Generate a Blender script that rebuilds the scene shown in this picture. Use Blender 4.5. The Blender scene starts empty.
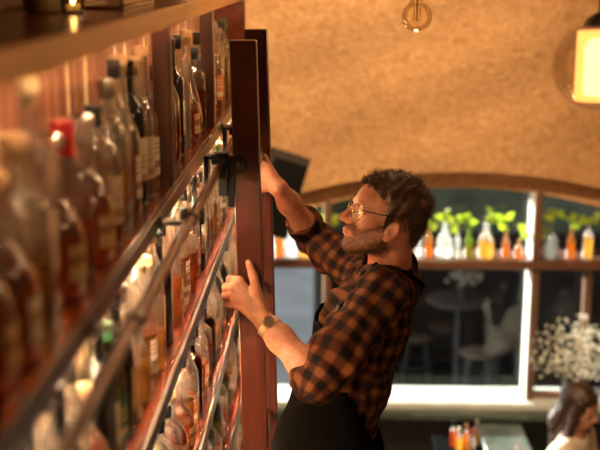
import bpy, math, random
import numpy as np
from mathutils import Vector, Matrix
random.seed(7); np.random.seed(7)
PI = math.pi
C = bpy.context.scene.collection
S = bpy.context.scene
F = 1100.0; CZ = 3.6
PITCH = math.atan(256/1100); YAW = math.atan(27*math.cos(PITCH)/1100)

# ------------------------------------------------------------------ camera
cam = bpy.data.cameras.new('camera'); camo = bpy.data.objects.new('camera', cam); C.objects.link(camo)
camo.location = (0, 0, CZ); camo.rotation_euler = (PI/2-PITCH, 0, YAW)
cam.sensor_width = 36; cam.lens = 36*F/600; cam.clip_start = .02
cam.dof.use_dof = True; cam.dof.focus_distance = 2.98; cam.dof.aperture_fstop = 2.5
S.camera = camo
RM = camo.rotation_euler.to_matrix()
def U(px, py, Y):
    """world point on the plane y = Y seen at that pixel of the photograph"""
    d = RM @ Vector(((px-300)/F, (225-py)/F, -1))
    t = Y/d.y
    return Vector((d.x*t, Y, CZ+d.z*t))

# ------------------------------------------------------------------ mesh builder
class MB:
    def __init__(s): s.v = []; s.f = []
    def add(s, v, f):
        n = len(s.v); s.v += [tuple(x) for x in v]; s.f += [tuple(i+n for i in q) for q in f]; return s
    def box(s, lo, hi, rot=None, c=(0,0,0)):
        v = [Vector((x,y,z)) for x in (lo[0],hi[0]) for y in (lo[1],hi[1]) for z in (lo[2],hi[2])]
        if rot is not None: v = [rot @ p + Vector(c) for p in v]
        return s.add(v, [(0,1,3,2),(4,6,7,5),(0,4,5,1),(2,3,7,6),(0,2,6,4),(1,5,7,3)])
    def bbox(s, lo, hi, b=.003):
        """box with chamfered edges"""
        lo = Vector(lo); hi = Vector(hi); b = min(b, min(hi-lo)*.45)
        v = []; idx = {}
        for i in (0,1):
            for j in (0,1):
                for k in (0,1):
                    p = [hi[a] if q else lo[a] for a, q in enumerate((i,j,k))]
                    for ax in range(3):
                        w = [p[a] + ((-b if (i,j,k)[a] else b) if a != ax else 0) for a in range(3)]
                        idx[(i,j,k,ax)] = len(v); v.append(w)
        f = []
        for ax in range(3):
            o = [a for a in range(3) if a != ax]
            for sgn in (0,1):
                q = []
                for (m,n) in ((0,0),(1,0),(1,1),(0,1)):
                    t = [0,0,0]; t[ax] = sgn; t[o[0]] = m; t[o[1]] = n
                    q.append(idx[(t[0],t[1],t[2],ax)])
                f.append(q)
            for m in (0,1):
                for n in (0,1):
                    t0 = [0,0,0]; t1 = [0,0,0]; t0[ax]=0; t1[ax]=1
                    for t in (t0,t1): t[o[0]]=m; t[o[1]]=n
                    f.append([idx[(*t0,o[0])], idx[(*t1,o[0])], idx[(*t1,o[1])], idx[(*t0,o[1])]])
        for i in (0,1):
            for j in (0,1):
                for k in (0,1): f.append([idx[(i,j,k,a)] for a in range(3)])
        return s.add(v, f)
    def tube(s, pts, r, n=10, cap=True):
        pts = [Vector(p) for p in pts]; m = len(pts)
        rs = r if hasattr(r, '__len__') else [r]*m
        v = []; f = []; up = None
        for i, p in enumerate(pts):
            t = (pts[min(i+1,m-1)]-pts[max(i-1,0)]).normalized()
            if up is None: up = Vector((0,0,1)) if abs(t.z) < .9 else Vector((1,0,0))
            a = t.cross(up).normalized(); up = a.cross(t).normalized()
            for k in range(n):
                w = 2*PI*k/n; v.append(p + (a*math.cos(w)+up*math.sin(w))*rs[i])
        for i in range(m-1):
            for k in range(n):
                f.append((i*n+k, i*n+(k+1)%n, (i+1)*n+(k+1)%n, (i+1)*n+k))
        if cap:
            f.append(tuple(range(n))[::-1]); f.append(tuple((m-1)*n+k for k in range(n)))
        return s.add(v, f)
    def lathe(s, prof, n=24, sup=None, fl=1.0, c=(0,0,0), ang=None):
        """profile of (r, z); sup(theta, z) widens the section; fl flattens y; ang=(a0,a1) makes an open patch"""
        v = []; f = []; m = len(prof); full = ang is None
        cols = n if full else n+1
        for (r, z) in prof:
            for k in range(cols):
                w = 2*PI*k/n if full else ang[0]+(ang[1]-ang[0])*k/n
                q = sup(w, z) if sup else 1.0
                v.append((c[0]+r*q*math.cos(w), c[1]+r*q*fl*math.sin(w), c[2]+z))
        for i in range(m-1):
            for k in range(n):
                k2 = (k+1)%cols
                f.append((i*cols+k, i*cols+k2, (i+1)*cols+k2, (i+1)*cols+k))
        if full:
            if prof[0][0] > 1e-5: f.append(tuple(range(n))[::-1])
            if prof[-1][0] > 1e-5: f.append(tuple((m-1)*n+k for k in range(n)))
        return s.add(v, f)
    def ball(s, c, r, n=10, m=6):
        r = r if hasattr(r, '__len__') else (r,r,r)
        v = []; f = []
        for i in range(m+1):
            a = PI*i/m
            for k in range(n):
                w = 2*PI*k/n
                v.append((c[0]+r[0]*math.sin(a)*math.cos(w), c[1]+r[1]*math.sin(a)*math.sin(w), c[2]-r[2]*math.cos(a)))
        for i in range(m):
            for k in range(n): f.append((i*n+k, i*n+(k+1)%n, (i+1)*n+(k+1)%n, (i+1)*n+k))
        return s.add(v, f)
    def prism(s, poly, y0, y1, axis=1):
        """polygon of (a, b) extruded along an axis"""
        n = len(poly); v = []
        for y in (y0, y1):
            for a, b in poly:
                v.append({0:(y,a,b), 1:(a,y,b), 2:(a,b,y)}[axis])
        f = [tuple(range(n)), tuple(range(n, 2*n))[::-1]] + [(i, i+n, (i+1)%n+n, (i+1)%n) for i in range(n)]
        return s.add(v, f)

def wloc(p):
    L = Vector((0,0,0))
    while p is not None: L = L + p.location; p = p.parent
    return L
def obj(name, mb, mat, parent=None, smooth=True, local=False, loc=None, sharp=40):
    """link the collected shape as one mesh; vertices are in world space unless local"""
    v, f = (mb.v, mb.f) if isinstance(mb, MB) else mb
    me = bpy.data.meshes.new(name)
    off = Vector((0,0,0))
    if loc is not None: off = Vector(loc)
    elif parent is not None: off = wloc(parent)
    v = np.array(v, dtype=float).reshape(-1, 3)
    if not local: v = v - np.array(off)
    me.from_pydata(v.tolist(), [], f.tolist() if isinstance(f, np.ndarray) else [list(x) for x in f])
    me.validate()
    me.materials.append(mat)
    if not isinstance(f, np.ndarray):
        import bmesh
        bm = bmesh.new(); bm.from_mesh(me); bmesh.ops.recalc_face_normals(bm, faces=bm.faces); bm.to_mesh(me); bm.free()
    if smooth:
        me.polygons.foreach_set('use_smooth', [True]*len(me.polygons))
        if sharp and not isinstance(f, np.ndarray):
            try: me.set_sharp_from_angle(angle=math.radians(sharp))
            except Exception: pass
    o = bpy.data.objects.new(name, me); C.objects.link(o)
    if parent is not None: o.parent = parent
    if loc is not None: o.location = Vector(loc) - (wloc(parent) if parent else Vector((0,0,0)))
    return o
def tag(o, label=None, cat=None, group=None, kind=None):
    if label: o['label'] = label
    if cat: o['category'] = cat
    if group: o['group'] = group
    if kind: o['kind'] = kind
    return o
def thing(name, label, cat, loc, group=None):
    o = bpy.data.objects.new(name, None); C.objects.link(o); o.location = loc
    o.empty_display_size = .05
    return tag(o, label, cat, group)
def struct(name, mb, mat, **k): return tag(obj(name, mb, mat, **k), kind='structure')
def copy_tree(o, parent=None):
    c = o.copy(); C.objects.link(c)
    if parent: c.parent = parent
    for ch in [x for x in o.children]: copy_tree(ch, c)
    return c

# ------------------------------------------------------------------ materials
def mat(name):
    m = bpy.data.materials.new(name); m.use_nodes = True; nt = m.node_tree; nt.nodes.clear()
    return m, nt
def N(nt, t, **k):
    n = nt.nodes.new(t)
    for a, b in k.items():
        if a.startswith('i_'): 
            key = a[2:].replace('_', ' ')
            n.inputs[key].default_value = b
        else: setattr(n, a, b)
    return n
def out(nt, sh): o = N(nt, 'ShaderNodeOutputMaterial'); nt.links.new(sh, o.inputs[0]); return o
def rgb(c): return (*c, 1.0)
def pbr(name, col, rough=.5, metal=0, coat=0, noise=None, bump=0, bscale=40, spec=.5, sheen=0, sss=0):
    m, nt = mat(name); p = N(nt, 'ShaderNodeBsdfPrincipled'); out(nt, p.outputs[0])
    p.inputs['Base Color'].default_value = rgb(col); p.inputs['Roughness'].default_value = rough
    p.inputs['Metallic'].default_value = metal; p.inputs['Coat Weight'].default_value = coat
    p.inputs['Specular IOR Level'].default_value = spec
    if sheen: p.inputs['Sheen Weight'].default_value = sheen
    if sss:
        p.inputs['Subsurface Weight'].default_value = sss; p.inputs['Subsurface Radius'].default_value = (.012,.005,.003)
        p.inputs['Subsurface Scale'].default_value = 1.0
    tc = N(nt, 'ShaderNodeTexCoord')
    if noise:
        n = N(nt, 'ShaderNodeTexNoise'); n.inputs['Scale'].default_value = noise[1]; n.inputs['Detail'].default_value = 4
        nt.links.new(tc.outputs['Object'], n.inputs['Vector'])
        r = N(nt, 'ShaderNodeValToRGB'); r.color_ramp.elements[0].position = .35; r.color_ramp.elements[1].position = .65
        r.color_ramp.elements[0].color = rgb(noise[0]); r.color_ramp.elements[1].color = rgb(col)
        nt.links.new(n.outputs[0], r.inputs[0]); nt.links.new(r.outputs[0], p.inputs['Base Color'])
    if bump:
        n = N(nt, 'ShaderNodeTexNoise'); n.inputs['Scale'].default_value = bscale; n.inputs['Detail'].default_value = 5
        nt.links.new(tc.outputs['Object'], n.inputs['Vector'])
        b = N(nt, 'ShaderNodeBump'); b.inputs['Strength'].default_value = bump; b.inputs['Distance'].default_value = .01
        nt.links.new(n.outputs[0], b.inputs['Height']); nt.links.new(b.outputs[0], p.inputs['Normal'])
    return m
def wood(name, c1, c2, rough=.35, stretch=(30,2,30), coat=.3):
    m, nt = mat(name); p = N(nt, 'ShaderNodeBsdfPrincipled'); out(nt, p.outputs[0])
    tc = N(nt, 'ShaderNodeTexCoord'); mp = N(nt, 'ShaderNodeMapping'); mp.inputs['Scale'].default_value = stretch
    nt.links.new(tc.outputs['Object'], mp.inputs[0])
    n = N(nt, 'ShaderNodeTexNoise'); n.inputs['Scale'].default_value = 1.5; n.inputs['Detail'].default_value = 6; n.inputs['Distortion'].default_value = .6
    nt.links.new(mp.outputs[0], n.inputs['Vector'])
    r = N(nt, 'ShaderNodeValToRGB'); r.color_ramp.elements[0].position = .3; r.color_ramp.elements[1].position = .7
    r.color_ramp.elements[0].color = rgb(c1); r.color_ramp.elements[1].color = rgb(c2)
    nt.links.new(n.outputs[0], r.inputs[0]); nt.links.new(r.outputs[0], p.inputs['Base Color'])
    b = N(nt, 'ShaderNodeBump'); b.inputs['Strength'].default_value = .12; b.inputs['Distance'].default_value = .005
    nt.links.new(n.outputs[0], b.inputs['Height']); nt.links.new(b.outputs[0], p.inputs['Normal'])
    p.inputs['Roughness'].default_value = rough; p.inputs['Coat Weight'].default_value = coat; p.inputs['Coat Roughness'].default_value = .2
    return m
def emit(name, col, s):
    m, nt = mat(name); e = N(nt, 'ShaderNodeEmission'); e.inputs[0].default_value = rgb(col); e.inputs[1].default_value = s
    out(nt, e.outputs[0]); return m
def glass_thin(name, tint=(1,1,1), refl=1.0, edge=.35, edgecol=(.8,.85,.8), rough=.02, refract=0, haze=0):
    """thin walled glass: see-through, mirror reflections by angle, denser towards the grazing edges"""
    m, nt = mat(name)
    t = N(nt, 'ShaderNodeBsdfTransparent'); t.inputs[0].default_value = rgb(tint)
    g = N(nt, 'ShaderNodeBsdfGlossy'); g.inputs['Roughness'].default_value = rough; g.inputs[0].default_value = (1,1,1,1)
    t2 = N(nt, 'ShaderNodeBsdfTransparent'); t2.inputs[0].default_value = rgb([a*b for a, b in zip(tint, edgecol)])
    lw = N(nt, 'ShaderNodeLayerWeight'); lw.inputs[0].default_value = edge
    mx = N(nt, 'ShaderNodeMixShader'); nt.links.new(lw.outputs['Facing'], mx.inputs[0]); nt.links.new(t.outputs[0], mx.inputs[1]); nt.links.new(t2.outputs[0], mx.inputs[2])
    fr = N(nt, 'ShaderNodeFresnel'); fr.inputs[0].default_value = 1.5
    mu = N(nt, 'ShaderNodeMath', operation='MULTIPLY'); mu.inputs[1].default_value = refl; mu.use_clamp = True
    nt.links.new(fr.outputs[0], mu.inputs[0])
    m2 = N(nt, 'ShaderNodeMixShader'); nt.links.new(mu.outputs[0], m2.inputs[0]); nt.links.new(mx.outputs[0], m2.inputs[1]); nt.links.new(g.outputs[0], m2.inputs[2])
    if refract:
        gg = N(nt, 'ShaderNodeBsdfGlass'); gg.inputs['IOR'].default_value = 1.35; gg.inputs['Roughness'].default_value = .01; gg.inputs[0].default_value = rgb(tint)
        m3 = N(nt, 'ShaderNodeMixShader'); m3.inputs[0].default_value = refract; nt.links.new(m2.outputs[0], m3.inputs[1]); nt.links.new(gg.outputs[0], m3.inputs[2]); m2 = m3
    if haze:
        tl = N(nt, 'ShaderNodeBsdfTranslucent'); tl.inputs[0].default_value = rgb(tint); m4 = N(nt, 'ShaderNodeMixShader'); m4.inputs[0].default_value = haze
        nt.links.new(m2.outputs[0], m4.inputs[1]); nt.links.new(tl.outputs[0], m4.inputs[2]); m2 = m4
    out(nt, m2.outputs[0]); return m
def liquid(name, col, clear=.5, diff=.0):
    m, nt = mat(name)
    t = N(nt, 'ShaderNodeBsdfTransparent'); t.inputs[0].default_value = rgb(col)
    g = N(nt, 'ShaderNodeBsdfRefraction'); g.inputs[0].default_value = rgb([math.sqrt(c) for c in col]); g.inputs['Roughness'].default_value = .03; g.inputs['IOR'].default_value = 1.33
    gl = N(nt, 'ShaderNodeBsdfGlossy'); gl.inputs['Roughness'].default_value = .05
    mx = N(nt, 'ShaderNodeMixShader'); mx.inputs[0].default_value = 1-clear
    nt.links.new(t.outputs[0], mx.inputs[1]); nt.links.new(g.outputs[0], mx.inputs[2])
    tr = N(nt, 'ShaderNodeBsdfTranslucent'); tr.inputs[0].default_value = rgb(col)
    m3 = N(nt, 'ShaderNodeMixShader'); m3.inputs[0].default_value = diff
    nt.links.new(mx.outputs[0], m3.inputs[1]); nt.links.new(tr.outputs[0], m3.inputs[2])
    fr = N(nt, 'ShaderNodeFresnel'); fr.inputs[0].default_value = 1.33
    m2 = N(nt, 'ShaderNodeMixShader'); nt.links.new(fr.outputs[0], m2.inputs[0]); nt.links.new(m3.outputs[0], m2.inputs[1]); nt.links.new(gl.outputs[0], m2.inputs[2])
    out(nt, m2.outputs[0]); return m
def plaster():
    m, nt = mat('plaster'); p = N(nt, 'ShaderNodeBsdfPrincipled'); out(nt, p.outputs[0])
    tc = N(nt, 'ShaderNodeTexCoord')
    n = N(nt, 'ShaderNodeTexNoise'); n.inputs['Scale'].default_value = 20; n.inputs['Detail'].default_value = 6; n.inputs['Roughness'].default_value = .6; n.inputs['Distortion'].default_value = 1.2
    nt.links.new(tc.outputs['Object'], n.inputs['Vector'])
    r = N(nt, 'ShaderNodeValToRGB'); r.color_ramp.elements[0].position = .3; r.color_ramp.elements[1].position = .62
    r.color_ramp.elements[0].color = rgb((.42,.215,.09)); r.color_ramp.elements[1].color = rgb((.62,.355,.165))
    nt.links.new(n.outputs[0], r.inputs[0]); nt.links.new(r.outputs[0], p.inputs['Base Color'])
    n2 = N(nt, 'ShaderNodeTexNoise'); n2.inputs['Scale'].default_value = 30; n2.inputs['Detail'].default_value = 7; n2.inputs['Distortion'].default_value = .8
    nt.links.new(tc.outputs['Object'], n2.inputs['Vector'])
    b = N(nt, 'ShaderNodeBump'); b.inputs['Strength'].default_value = .55; b.inputs['Distance'].default_value = .02
    nt.links.new(n2.outputs[0], b.inputs['Height']); nt.links.new(b.outputs[0], p.inputs['Normal'])
    p.inputs['Roughness'].default_value = .9; p.inputs['Specular IOR Level'].default_value = .1
    return m
M = dict(
 plaster=plaster(),
 shelf=wood('shelf_wood', (.12,.018,.006), (.21,.036,.010), .25),
 edge_brown=wood('edge_wood', (.05,.018,.008), (.10,.035,.014), .35),
 post=wood('post_wood', (.045,.009,.004), (.08,.018,.007), .45, (30,30,2)),
 sunlit_face=pbr('sunlit_white', (.80,.78,.70), .5),
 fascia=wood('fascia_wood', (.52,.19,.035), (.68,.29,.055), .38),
 steel=pbr('dark_steel', (.13,.10,.08), .38, .8),
 pipe=pbr('bronze_pipe', (.10,.045,.022), .35, .85),
 ladder=wood('ladder_wood', (.050,.007,.003), (.095,.017,.006), .38, (40,40,2.5), .1),
 plug=pbr('wood_plug', (.10,.018,.008), .5),
 black=pbr('black_metal', (.012,.011,.011), .4, .6),
 blackpl=pbr('black_plastic', (.02,.018,.017), .5),
 chrome=pbr('chrome', (.7,.68,.65), .2, 1),
 gold=pbr('gold_wire', (.75,.58,.30), .25, 1),
 cork=pbr('cork', (.55,.35,.18), .8, noise=((.40,.23,.10), 90)),
 floor=wood('floor_wood', (.05,.025,.014), (.09,.045,.025), .5, (3,25,25), 0),
 dark=pbr('dark_surface', (.012,.010,.009), .6),
 brown=wood('window_wood', (.09,.035,.015), (.15,.06,.028), .5, (3,30,30)),
 brownv=wood('window_wood_upright', (.10,.045,.024), (.18,.085,.045), .5, (30,30,3)),
 wall=pbr('dark_wall', (.20,.11,.05), .9, bump=.4, bscale=20),
 marble=pbr('marble', (.12,.15,.125), .35, noise=((.05,.07,.06), 9)),
 sill=pbr('pale_sill', (.62,.64,.58), .5, noise=((.5,.52,.47), 6)),
)
def panel_mat(name, cols):
    m, nt = mat(name); p = N(nt, 'ShaderNodeBsdfPrincipled'); out(nt, p.outputs[0])
    tc = N(nt, 'ShaderNodeTexCoord'); sx = N(nt, 'ShaderNodeSeparateXYZ'); nt.links.new(tc.outputs['Object'], sx.inputs[0])
    mu = N(nt, 'ShaderNodeMath', operation='MULTIPLY'); mu.inputs[1].default_value = 1/.031; nt.links.new(sx.outputs[1], mu.inputs[0])
    fl = N(nt, 'ShaderNodeMath', operation='FLOOR'); nt.links.new(mu.outputs[0], fl.inputs[0])
    wn = N(nt, 'ShaderNodeTexWhiteNoise', noise_dimensions='1D'); nt.links.new(fl.outputs[0], wn.inputs['W'])
    r = N(nt, 'ShaderNodeValToRGB'); e = r.color_ramp.elements
    r.color_ramp.interpolation = 'CONSTANT'; e[0].position = 0; e[0].color = rgb(cols[0]); e[1].position = .45; e[1].color = rgb(cols[1]); q = e.new(.84); q.color = rgb(cols[2])
    nt.links.new(wn.outputs[0], r.inputs[0]); nt.links.new(r.outputs[0], p.inputs['Base Color']); p.inputs['Roughness'].default_value = .55
    return m
M['panel'] = panel_mat('brown_boards', ((.26,.085,.038),(.36,.15,.07),(.80,.66,.45)))
M['panel_lit'] = panel_mat('lit_boards', ((.62,.42,.22),(.75,.56,.33),(.88,.76,.55)))  # same boards in paler tones, strip light painted into the lower bays

# ------------------------------------------------------------------ the room
XL, XR, YB, YW = -.62, 3.4, -2.0, 6.9
struct('floor', MB().box((XL-.2,YB-.2,-.12), (XR+.2,YW+.3,0)), M['floor'], smooth=False)
struct('wall_left', MB().box((XL-.15,YB,0), (XL,YW+.2,5.4)), M['wall'], smooth=False)
struct('wall_right', MB().box((XR,YB,0), (XR+.15,YW+.2,5.4)), M['wall'], smooth=False)
struct('wall_back', MB().box((XL-.15,YB-.15,0), (XR+.15,YB,5.4)), M['wall'], smooth=False)
# vaulted plaster: rises from the window wall and bends over the room; an arched opening is cut into it
XC = U(462,190,YW).x; ZT = U(462,171,YW).z; R1 = 3.7
def arch(x, top, R): 
    d = abs(x-XC); return top-(R-math.sqrt(max(R*R-d*d, 0)))
def vy(z):
    t = min(max((z-1.9)/3.3, 0), 1); return YW-3.4*(1-math.sqrt(1-t*t*.98))
def vault():
    xs = np.linspace(XL, XR, 61); v = []; f = []; rows = 30
    for j in range(rows+1):
        for x in xs:
            zb = arch(x, ZT, R1)
            z = zb+(5.2-zb)*(j/rows)
            w = .012*math.sin(7*x+3*z)+.010*math.sin(11*z-4*x)
            v.append((x, vy(z)+(w if j else 0), z))
    n = len(xs)
    for j in range(rows):
        for i in range(n-1): f.append((j*n+i, j*n+i+1, (j+1)*n+i+1, (j+1)*n+i))
    # lip turning back into the opening
    b = len(v)
    for x in xs: v.append((x, vy(arch(x,ZT,R1))+.12, arch(x,ZT,R1)+.006))
    for i in range(n-1): f.append((i, b+i, b+i+1, i+1))
    # roof over the rest of the room
    b = len(v); 
    for y in (vy(5.2)+.05, YB):
        for x in (XL, XR): v.append((x, y, 5.2))
    f.append((b, b+1, b+3, b+2))
    return v, f
mb = MB(); mb.add(*vault()); struct('ceiling', mb, M['plaster'])
# the lunette wall behind the arch with the arched window opening
YP = YW+.10; ZT2 = U(462,187.5,YP).z; R2 = 3.3; XW0, XW1 = -.56, 3.0
ZTR = U(462,262,YP).z; ZSILL = U(462,398,YP).z
def lun():
    mb = MB(); xs = np.linspace(XW0, XW1, 41); f = []; v = []
    for y in (YP, YP+.16):
        for x in xs:
            v.append((x, y, arch(x,ZT2,R2))); v.append((x, y, ZT+.25))
    n = len(xs)
    for o in (0, 2*n):
        for i in range(n-1): f.append((o+2*i, o+2*i+2, o+2*i+3, o+2*i+1))
    for i in range(n-1): f.append((2*i, 2*n+2*i, 2*n+2*i+2, 2*i+2))
    mb.add(v, f); return mb
lm = lun()
lm.box((XL,YP,0), (XW0,YP+.16,ZT+.25)); lm.box((XW1,YP,0), (XR,YP+.16,ZT+.25))
struct('wall_front', lm, M['plaster'], sharp=30)
struct('wall_sill', MB().box((XL,YP,0), (XR,YP+.16,ZSILL-.05)), M['dark'], smooth=False)  # wall under the sill, coloured near black for the shade there
struct('trim_1', MB().bbox((XL,YP-.10,ZSILL-.05), (XR,YP+.22,ZSILL), .006), M['sill'])
struct('trim_2', MB().bbox((XL,YP-.14,ZSILL-.105), (XR,YP-.02,ZSILL-.052), .006), M['marble'])
# transom beam that carries the bottles, the uprights and the panes
win = tag(obj('window_1', MB().bbox((XW0,YP-.06,ZTR-.035), (XW1,YP+.24,ZTR+.025), .006), M['brown']), kind='structure')
def upright(px, w=.075):
    x = U(px,300,YP).x
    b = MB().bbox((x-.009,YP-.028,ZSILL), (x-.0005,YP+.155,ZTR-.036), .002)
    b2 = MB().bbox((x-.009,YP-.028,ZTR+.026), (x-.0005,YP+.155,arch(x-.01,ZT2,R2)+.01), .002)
    obj('sunlit_strip', b, M['sunlit_face'], win); obj('sunlit_strip', b2, M['sunlit_face'], win)  # pale strips that paint sunlight onto the left faces of the posts
    mb = MB(); mb.bbox((x,YP-.03,ZSILL), (x+w,YP+.16,ZTR-.035), .006); mb.bbox((x,YP-.03,ZTR+.025), (x+w,YP+.16,arch(x+w/2,ZT2,R2)+.02), .006)
    obj('window_post', mb, M['brownv'], win)
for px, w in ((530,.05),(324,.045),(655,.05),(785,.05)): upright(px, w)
x = U(584,300,YP).x
obj('window_frame', MB().bbox((x,YP,ZSILL), (x+.05,YP+.07,ZTR-.035), .005), M['brownv'], win)
obj('window_frame', MB().bbox((U(533,300,YP).x,YP,ZSILL), (U(533,300,YP).x+.33,YP+.06,ZSILL+.04), .005), M['brownv'], win)
pane = glass_thin('window_glass', (.90,.92,.91), .25, .2)
obj('window_pane', MB().box((XW0,YP+.165,ZSILL), (XW1,YP+.171,ZTR-.035)), pane, win, smooth=False)
obj('window_pane', MB().box((XW0,YP+.165,ZTR+.025), (XW1,YP+.171,ZT2+.02)), pane, win, smooth=False)

# outside: a covered terrace, open to the daylight on its left
GO = -.38
struct('ground', MB().box((-9,YW+.3,GO-.1), (9,24,GO)), pbr('paving', (.085,.085,.09), .8, noise=((.05,.05,.055), 2)), smooth=False)
struct('wall_street', MB().box((-9,15.5,GO),(3,15.8,3.0)), pbr('white_render', (.82,.80,.70), .9), smooth=False)
struct('wall_terrace_lit', MB().box((.0,11.2,.92), (7,11.4,4.2)), pbr('terrace_wall_lit', (.17,.20,.15), .9, noise=((.07,.09,.07), 2)), smooth=False)  # upper part of the terrace wall, coloured lighter as if lit from above
struct('wall_terrace', MB().box((.0,11.2,GO), (7,11.4,.915)).box((-.1,9.35,GO),(0,11.195,2.9)).box((3.9,YW+.3,GO), (4.1,11.2,4.2)), pbr('terrace_wall', (.018,.014,.011), .9, noise=((.007,.006,.005), 2.5)), smooth=False)  # dark lower wall; the middle box is added to keep sun off the furniture
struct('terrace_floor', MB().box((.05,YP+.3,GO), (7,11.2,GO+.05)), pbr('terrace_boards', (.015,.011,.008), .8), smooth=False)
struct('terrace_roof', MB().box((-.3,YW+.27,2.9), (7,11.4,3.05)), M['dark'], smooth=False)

# ------------------------------------------------------------------ bottle shelving
XF = -.33; XBK = -.474; Y0, Y1 = .35, 4.47
sh_z = [CZ-.08, CZ-.468, CZ-.858, CZ-1.247, CZ-1.637, CZ-2.027, CZ-2.42]
unit = thing('bottle_shelving', 'tall mahogany back bar shelving lined with bottles along the left wall', 'shelving', (XBK, 2.4, 0))
def led_tape(name, col, s):
    m, nt = mat(name); e = N(nt, 'ShaderNodeEmission'); e.inputs[0].default_value = rgb(col)
    tc = N(nt, 'ShaderNodeTexCoord'); sx = N(nt, 'ShaderNodeSeparateXYZ'); nt.links.new(tc.outputs['Object'], sx.inputs[0])
    mu = N(nt, 'ShaderNodeMath', operation='MULTIPLY'); mu.inputs[1].default_value = 1/.05; nt.links.new(sx.outputs[1], mu.inputs[0])
    fr = N(nt, 'ShaderNodeMath', operation='FRACT'); nt.links.new(mu.outputs[0], fr.inputs[0])
    lt_ = N(nt, 'ShaderNodeMath', operation='LESS_THAN'); lt_.inputs[1].default_value = .22; nt.links.new(fr.outputs[0], lt_.inputs[0])
    ms = N(nt, 'ShaderNodeMath', operation='MULTIPLY'); ms.inputs[1].default_value = s; nt.links.new(lt_.outputs[0], ms.inputs[0]); nt.links.new(ms.outputs[0], e.inputs[1])
    out(nt, e.outputs[0]); return m
led = led_tape('led_strip', (1.0,.74,.43), 2100.0)
led3 = emit('led_tape', (1.0,.76,.46), 230.0)
led4 = emit('led_tape_top', (1.0,.66,.36), 1.0)
led2 = led_tape('led_strip_top', (1.0,.70,.38), 400.0)
for i, z in enumerate(sh_z):
    h = .037 if i == 0 else .032
    obj('shelf', MB().bbox((XBK if i else -.615,Y0,z-.018), (XF-.006,Y1,z), .003), M['shelf'], unit)
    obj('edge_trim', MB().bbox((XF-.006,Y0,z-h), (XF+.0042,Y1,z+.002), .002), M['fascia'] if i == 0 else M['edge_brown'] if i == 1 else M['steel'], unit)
    if i < 6:
        obj('light_strip', MB().box((XF-.0125,Y0+.05,z-.0205), (XF-.0075,Y1-.05,z-.0185)), led2 if i == 0 else led, unit, smooth=False)
        obj('light_strip', MB().box((XBK+.012,Y0+.05,z-.023), (XBK+.018,Y1-.05,z-.0185)), led4 if i == 0 else led3, unit, smooth=False)
mb = MB(); y = Y0
while y < Y1-.01:
    mb.bbox((XBK-.018,y+.002,sh_z[1]-.016), (XBK,min(y+.060,Y1),sh_z[0]-.001), .003); y += .062
obj('back_panel', mb, M['panel'], unit)
mb = MB(); y = Y0
while y < Y1-.01:
    mb.bbox((XBK-.018,y+.002,.1), (XBK,min(y+.060,Y1),sh_z[1]-.017), .003); y += .062
obj('back_panel', mb, M['panel_lit'], unit)
obj('plinth', MB().box((XBK,Y0,0), (XF-.03,Y1,.12)), M['dark'], unit, smooth=False)
POSTS = [2.40, 3.32]
for yp in POSTS:
    for i, (a, b) in enumerate(zip(sh_z[:-1], sh_z[1:])):
        xa_, xb_ = (XF-.046, XF-.007) if i == 0 else (XBK+.001, XBK+.032)
        obj('post', MB().bbox((xa_,yp-.02,b), (xb_,yp+.02,a-(.019 if i == 0 else .024)), .003), M['post'], unit)
obj('end_panel', MB().bbox((XBK,Y1,.0), (XF+.002,Y1+.035,sh_z[0]), .003), M['shelf'], unit)
# the rolling ladder's rail
XP = -.262; ZP = CZ-.474
rail = thing('ladder_rail', 'long bronze pipe running beside the second shelf edge for the ladder', 'rail', (XP, 2.4, ZP))
obj('pipe', MB().tube([(XP,Y0,ZP),(XP,Y1-.02,ZP)], .0095, 16), M['pipe'], rail)
for yb in (.75, 1.45, 2.10, 3.42, 4.2):
    o = obj('bracket', MB().tube([(XF+.002,yb,ZP-.012),(XP-.01,yb,ZP-.012)], .006, 10).tube([(XP,yb-.016,ZP),(XP,yb+.016,ZP)], .0135, 16).bbox((XF+.0045,yb-.014,ZP-.03),(XF+.010,yb+.014,ZP+.004),.002), M['steel'], rail)
# things standing on top of the shelving
t = thing('ceramic_jar', 'grey ceramic jar standing on the top board of the bottle shelving', 'jar', (-.525,2.07,sh_z[0]))
obj('jar_body', MB().lathe([(.03,0),(.036,.004),(.040,.03),(.041,.08),(.037,.12),(.030,.135),(.030,.15),(.026,.15),(.026,.01)], 28, c=(-.525,2.07,sh_z[0])), pbr('grey_glaze', (.16,.13,.10), .35, noise=((.11,.09,.07), 30)), t)
t = thing('tealight_holder', 'small lit glass candle holder beside the grey jar on the top board', 'candle', (-.455,2.00,sh_z[0]))
obj('holder', MB().lathe([(.016,0),(.021,.004),(.023,.04),(.0215,.04),(.0195,.006),(0,.006)], 20, c=(-.455,2.00,sh_z[0])), glass_thin('candle_glass', (.95,.9,.8), 1.0), t)
obj('wax', MB().lathe([(0,.007),(.0175,.007),(.018,.018),(.0,.0185)], 20, c=(-.455,2.00,sh_z[0])), pbr('wax', (.8,.7,.5), .5), t)
obj('flame', MB().lathe([(0,.019),(.0028,.024),(.0032,.029),(.0015,.038),(0,.043)], 10, c=(-.455,2.00,sh_z[0])), emit('flame', (1,.55,.15), 60), t)
t = thing('wooden_tray', 'low dark wooden tray on the top board of the shelving', 'tray', (-.47,2.45,sh_z[0]))
obj('tray_body', MB().bbox((-.53,2.25,sh_z[0]), (-.41,2.66,sh_z[0]+.008), .002).bbox((-.53,2.25,sh_z[0]+.0082), (-.522,2.66,sh_z[0]+.035), .002).bbox((-.418,2.25,sh_z[0]+.0082), (-.41,2.66,sh_z[0]+.035), .002), M['shelf'], t)
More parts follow.
